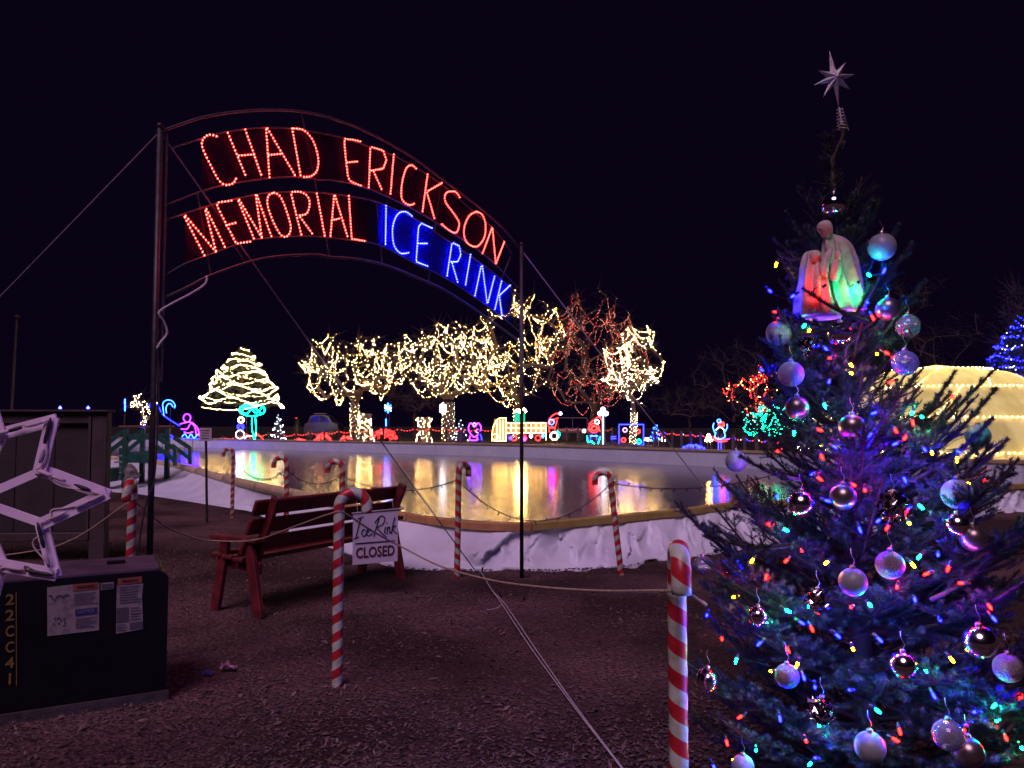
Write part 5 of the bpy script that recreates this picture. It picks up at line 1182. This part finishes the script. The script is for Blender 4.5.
for px, py, rp_, kd, lab in ORN:
    p = front(px, py, .98, .02); r = rp_ * p.y / 773 * .98; t = thing('ball_ornament', p + Z * r, lab, 'ornament', 'ball ornaments on the Christmas tree')
    if kd == 'facet':
        mb = MB(); rg = random.Random(px); mb2 = uv_ball(p, r, 14, 9)
        for f in mb2.f:
            q = [Vector(mb2.v[i]) for i in f]; cc = sum(q, Vector()) / 4; nn = (cc - p).normalized() * r * rg.uniform(.0, .10); tt = Vector((rg.gauss(0, .13), rg.gauss(0, .13), rg.gauss(0, .13))) * r
            mb.add([cc + (a - cc) * .9 + nn + tt * (1 if i % 2 else -1) for i, a in enumerate(q)], [(0, 1, 2, 3)])
        core = uv_ball(p, r * .97, 14, 9).build('ball', pm('ball_core', (.25, .24, .26), rough=.15, metal=1.0), t, smooth=False); mb.build('mirror_tiles', ball_mat('mirror'), t, kind='stuff')
    else: uv_ball(p, r, 28, 18).build('ball', ball_mat(kd), t, smooth=True)
    mb = MB(); mb.lathe([(r * .20, r * .96), (r * .21, r * 1.12), (r * .15, r * 1.2), (.0005, r * 1.22)], p, 10); cp_ = mb.build('cap', CAPM, t, smooth=True)
    mb = MB(); top_ = p + Z * r * 1.2; mb.tube(smooth_path([top_, top_ + Vector((.006, 0, .014)), top_ + Vector((-.002, .004, .034)), top_ + Vector((.004, .02, .05))], 4), .0012, 5); mb.build('hook', CAPM, t)

# tree light bulbs: one string, each bulb a part
BUL = '''y 776 265|b 770 291|r 775 312|g 804 326|y 809 331|b 884 271|g 869 275|g 856 288|b 865 308|y 857 319|r 873 318|g 909 331|y 877 354|r 887 353|r 830 358|b 826 349|b 762 370|y 851 365|y 851 373|b 829 382|g 825 406|g 794 433|r 820 430|b 874 413|r 778 451|r 822 457|b 870 435|b 835 447|b 893 363|g 912 413|g 922 417|r 913 423|r 896 431|r 905 438|b 925 450|y 932 453|b 959 452|y 957 460|r 953 397|y 954 412|b 895 444|r 891 382|g 967 440|r 820 479|b 813 474|r 854 485|r 865 490|b 828 501|b 777 497|r 769 524|g 786 530|y 752 561|b 734 565|r 727 571|r 766 577|y 826 563|r 802 551|r 786 561|b 878 521|r 887 528|y 909 523|g 921 507|g 919 557|b 938 555|y 913 565|r 926 574|r 948 569|r 961 583|r 897 587|r 983 481|y 968 484|b 948 527|b 707 615|r 722 639|y 734 597|g 766 622|b 759 644|g 788 611|r 788 650|y 771 671|y 797 665|b 804 678|b 815 687|r 812 629|g 809 605|b 802 623|g 736 661|b 845 590|r 851 607|g 870 605|b 838 636|y 853 649|y 952 660|g 926 671|b 994 619|r 990 607|b 1006 676|r 1021 697|b 934 696|r 740 717|r 727 743|y 734 760|b 780 719|g 756 750|g 810 764|b 816 758|r 806 741|g 819 725|b 714 767|g 878 711|r 900 732|r 896 740|y 950 746|b 975 712|g 994 706|g 997 721|r 1006 738|b 966 725|r 964 730|g 1022 748|b 905 480|b 860 530|b 940 620|b 880 640|b 850 690|b 915 600'''
lts = thing('light_string', Vector((axis_x(.1), TD - .6, .1)), 'string of red, green, blue and amber bulbs wound through the Christmas tree', 'light string')
bulb_pos = []
for it in BUL.split('|'):
    c, px, py = it.split(); p = front(float(px), float(py), .93, .0); bulb_pos.append((p, c))
for c, px, py, dd_ in (('r', 820, 289, 2.66), ('g', 856, 287, 2.70), ('b', 866, 302, 2.76), ('b', 793, 296, 2.75)): bulb_pos.append((at(px, py, dd_), c))
rg = random.Random(12)
bmesh_c = {}
for c in 'rgby':
    mb = MB(); mb.lathe([(.0005, -.011), (.0030, -.008), (.0042, -.004), (.0046, .0), (.0042, .005), (.0034, .010), (.0005, .0105)], (0, 0, 0), 8); me = mb.mesh('bulb', [TREE_EM[c]], True); bmesh_c[c] = me
mb = MB(); mb.lathe([(.0048, 0), (.0055, .003), (.005, .018), (.0025, .020)], (0, 0, .0102), 8); SOCK = mb.mesh('socket', [pm('socket_green', (.01, .03, .015), rough=.5)], True)
for p, c in bulb_pos:
    o = bpy.data.objects.new('bulb', bmesh_c[c]); COL.objects.link(o); o.parent = lts; o.location = p - lts.location; o.rotation_euler = (rg.uniform(-1.3, 1.3), rg.uniform(-1.3, 1.3), 0)
    s_ = bpy.data.objects.new('socket', SOCK); COL.objects.link(s_); s_.parent = o
left = sorted(bulb_pos, key=lambda q: q[0].z); mb = MB(); rows_ = {}
for p, c in left: rows_.setdefault(int(p.z / .16), []).append(p)
for k, r in rows_.items():
    r.sort(key=lambda p: p.x)
    for a, b in zip(r[:-1], r[1:]):
        m_ = (a + b) / 2 + Vector((0, .14, -.02)); mb.tube(smooth_path([a + Vector((0, .012, .012)), a.lerp(b, .12) + Vector((0, .08, 0)), m_, a.lerp(b, .88) + Vector((0, .08, 0)), b + Vector((0, .012, .012))], 4), .0013, 4)
mb.build('wire', pm('green_wire', (.003, .008, .005), rough=.8, spec=.1), lts)

# ------------------------------------------------------------------ mulch chips, leaves and litter
rs2 = np.random.RandomState(5); n = 52000
d_ = 2.6 + 8.5 * rs2.rand(n) ** 1.15; px_ = rs2.uniform(-80, 1100, n); X = (px_ - 512) / 773 * d_; Y = d_
keep = np.ones(n, bool)
keep &= ~((Y > 7.6) & (X > -1.8))
mask = np.array([noise.noise((x * .9, y * .7, 3.3)) + .5 * noise.noise((x * 2.3, y * 2.1, 8.1)) for x, y in zip(X, Y)])
keep &= (mask > -.06) | (rs2.rand(n) < .28)
X, Y = X[keep], Y[keep]; n = len(X)
th = rs2.rand(n) * 6.283; L = rs2.lognormal(-4.65, .5, n).clip(.006, .05); Wd = L * rs2.uniform(.15, .5, n); tl = rs2.normal(0, .35, n)
u = np.stack([np.cos(th), np.sin(th), tl], 1) * L[:, None]; v = np.stack([-np.sin(th), np.cos(th), rs2.normal(0, .3, n)], 1) * Wd[:, None]
gz = np.array([.035 * noise.noise((x * .35, y * .35, 2)) for x, y in zip(X, Y)]); C = np.stack([X, Y, gz + .004 + np.abs(tl) * L * .5], 1); up = np.stack([np.zeros(n), np.zeros(n), Wd * .5 + .002], 1)
V = np.stack([C - u, C + v, C + u, C - v, C + up], 1).reshape(-1, 3); b_ = np.arange(n)[:, None] * 5
T = np.concatenate([b_ + np.array([[0, 1, 4]]), b_ + np.array([[1, 2, 4]]), b_ + np.array([[2, 3, 4]]), b_ + np.array([[3, 0, 4]])])
chipm = [pm('chip_brown', (.165, .095, .084), (.095, .056, .05), 30, .85), pm('chip_pale', (.24, .17, .14), (.15, .105, .09), 30, .85), pm('chip_dark', (.05, .034, .03), (.03, .021, .019), 30, .9)]
mi1 = rs2.choice(3, n, p=[.52, .06, .42]); o = triarr('mulch_chips', V, T, chipm, None, 'stuff', np.tile(mi1, 4)); tag(o, 'loose bark mulch chips and leaf scraps covering the foreground ground', 'mulch')
# curled leaves along the base of the liner and at the bottom
n = 5200; k1 = n // 2
pxl = np.concatenate([rs2.uniform(20, 720, k1), rs2.uniform(120, 760, n - k1)]); XY = []
for i in range(n):
    if i < k1:
        px = pxl[i]; j = np.interp(px, [q[0] for q in out_px], [q[1] for q in out_px]); p = gp(px, j + rs2.exponential(3.5) + 1)
    else: p = gp(pxl[i], 690 + 90 * rs2.rand())
    XY.append(p)
C = np.array([(p.x, p.y, p.z + .012) for p in XY]); th = rs2.rand(n) * 6.283; L = rs2.uniform(.008, .021, n); up = rs2.uniform(.2, .9, n)
u = np.stack([np.cos(th), np.sin(th), np.zeros(n)], 1) * L[:, None]; v = np.stack([-np.sin(th), np.cos(th), up], 1) * (L * .6)[:, None]; v2 = np.stack([np.sin(th), -np.cos(th), up * .7], 1) * (L * .6)[:, None]
V = np.stack([C - u, C + v, C + u, C + v2], 1).reshape(-1, 3); b_ = np.arange(n)[:, None] * 4; T = np.concatenate([b_ + np.array([[0, 1, 2]]), b_ + np.array([[0, 2, 3]])])
o = triarr('fallen_leaves', V, T, [pm('dry_leaf', (.13, .095, .07), (.06, .042, .032), 9, .8)], None, 'stuff'); tag(o, 'drift of dry curled leaves along the liner and in the foreground', 'leaves')
for (px, py, m, lab, s_) in ((208, 674, pm('blue_wrapper', (.05, .05, .35), rough=.4), 'small crumpled blue wrapper lying on the mulch', .03), (228, 669, pm('pink_wrapper', (.5, .25, .3), rough=.4), 'small crumpled pink and white wrapper lying on the mulch', .05)):
    p = gp(px, py, .015); mb = MB(); rg = random.Random(px); g = 5; vs = [p + Vector(((a / g - .5) * 2 * s_, (b / g - .5) * 1.4 * s_, abs(rg.gauss(0, .35)) * s_)) for a in range(g + 1) for b in range(g + 1)]
    mb.add(vs, [(a * (g + 1) + b, (a + 1) * (g + 1) + b, (a + 1) * (g + 1) + b + 1, a * (g + 1) + b + 1) for a in range(g) for b in range(g)]); tag(mb.build('wrapper', m), lab, 'litter')
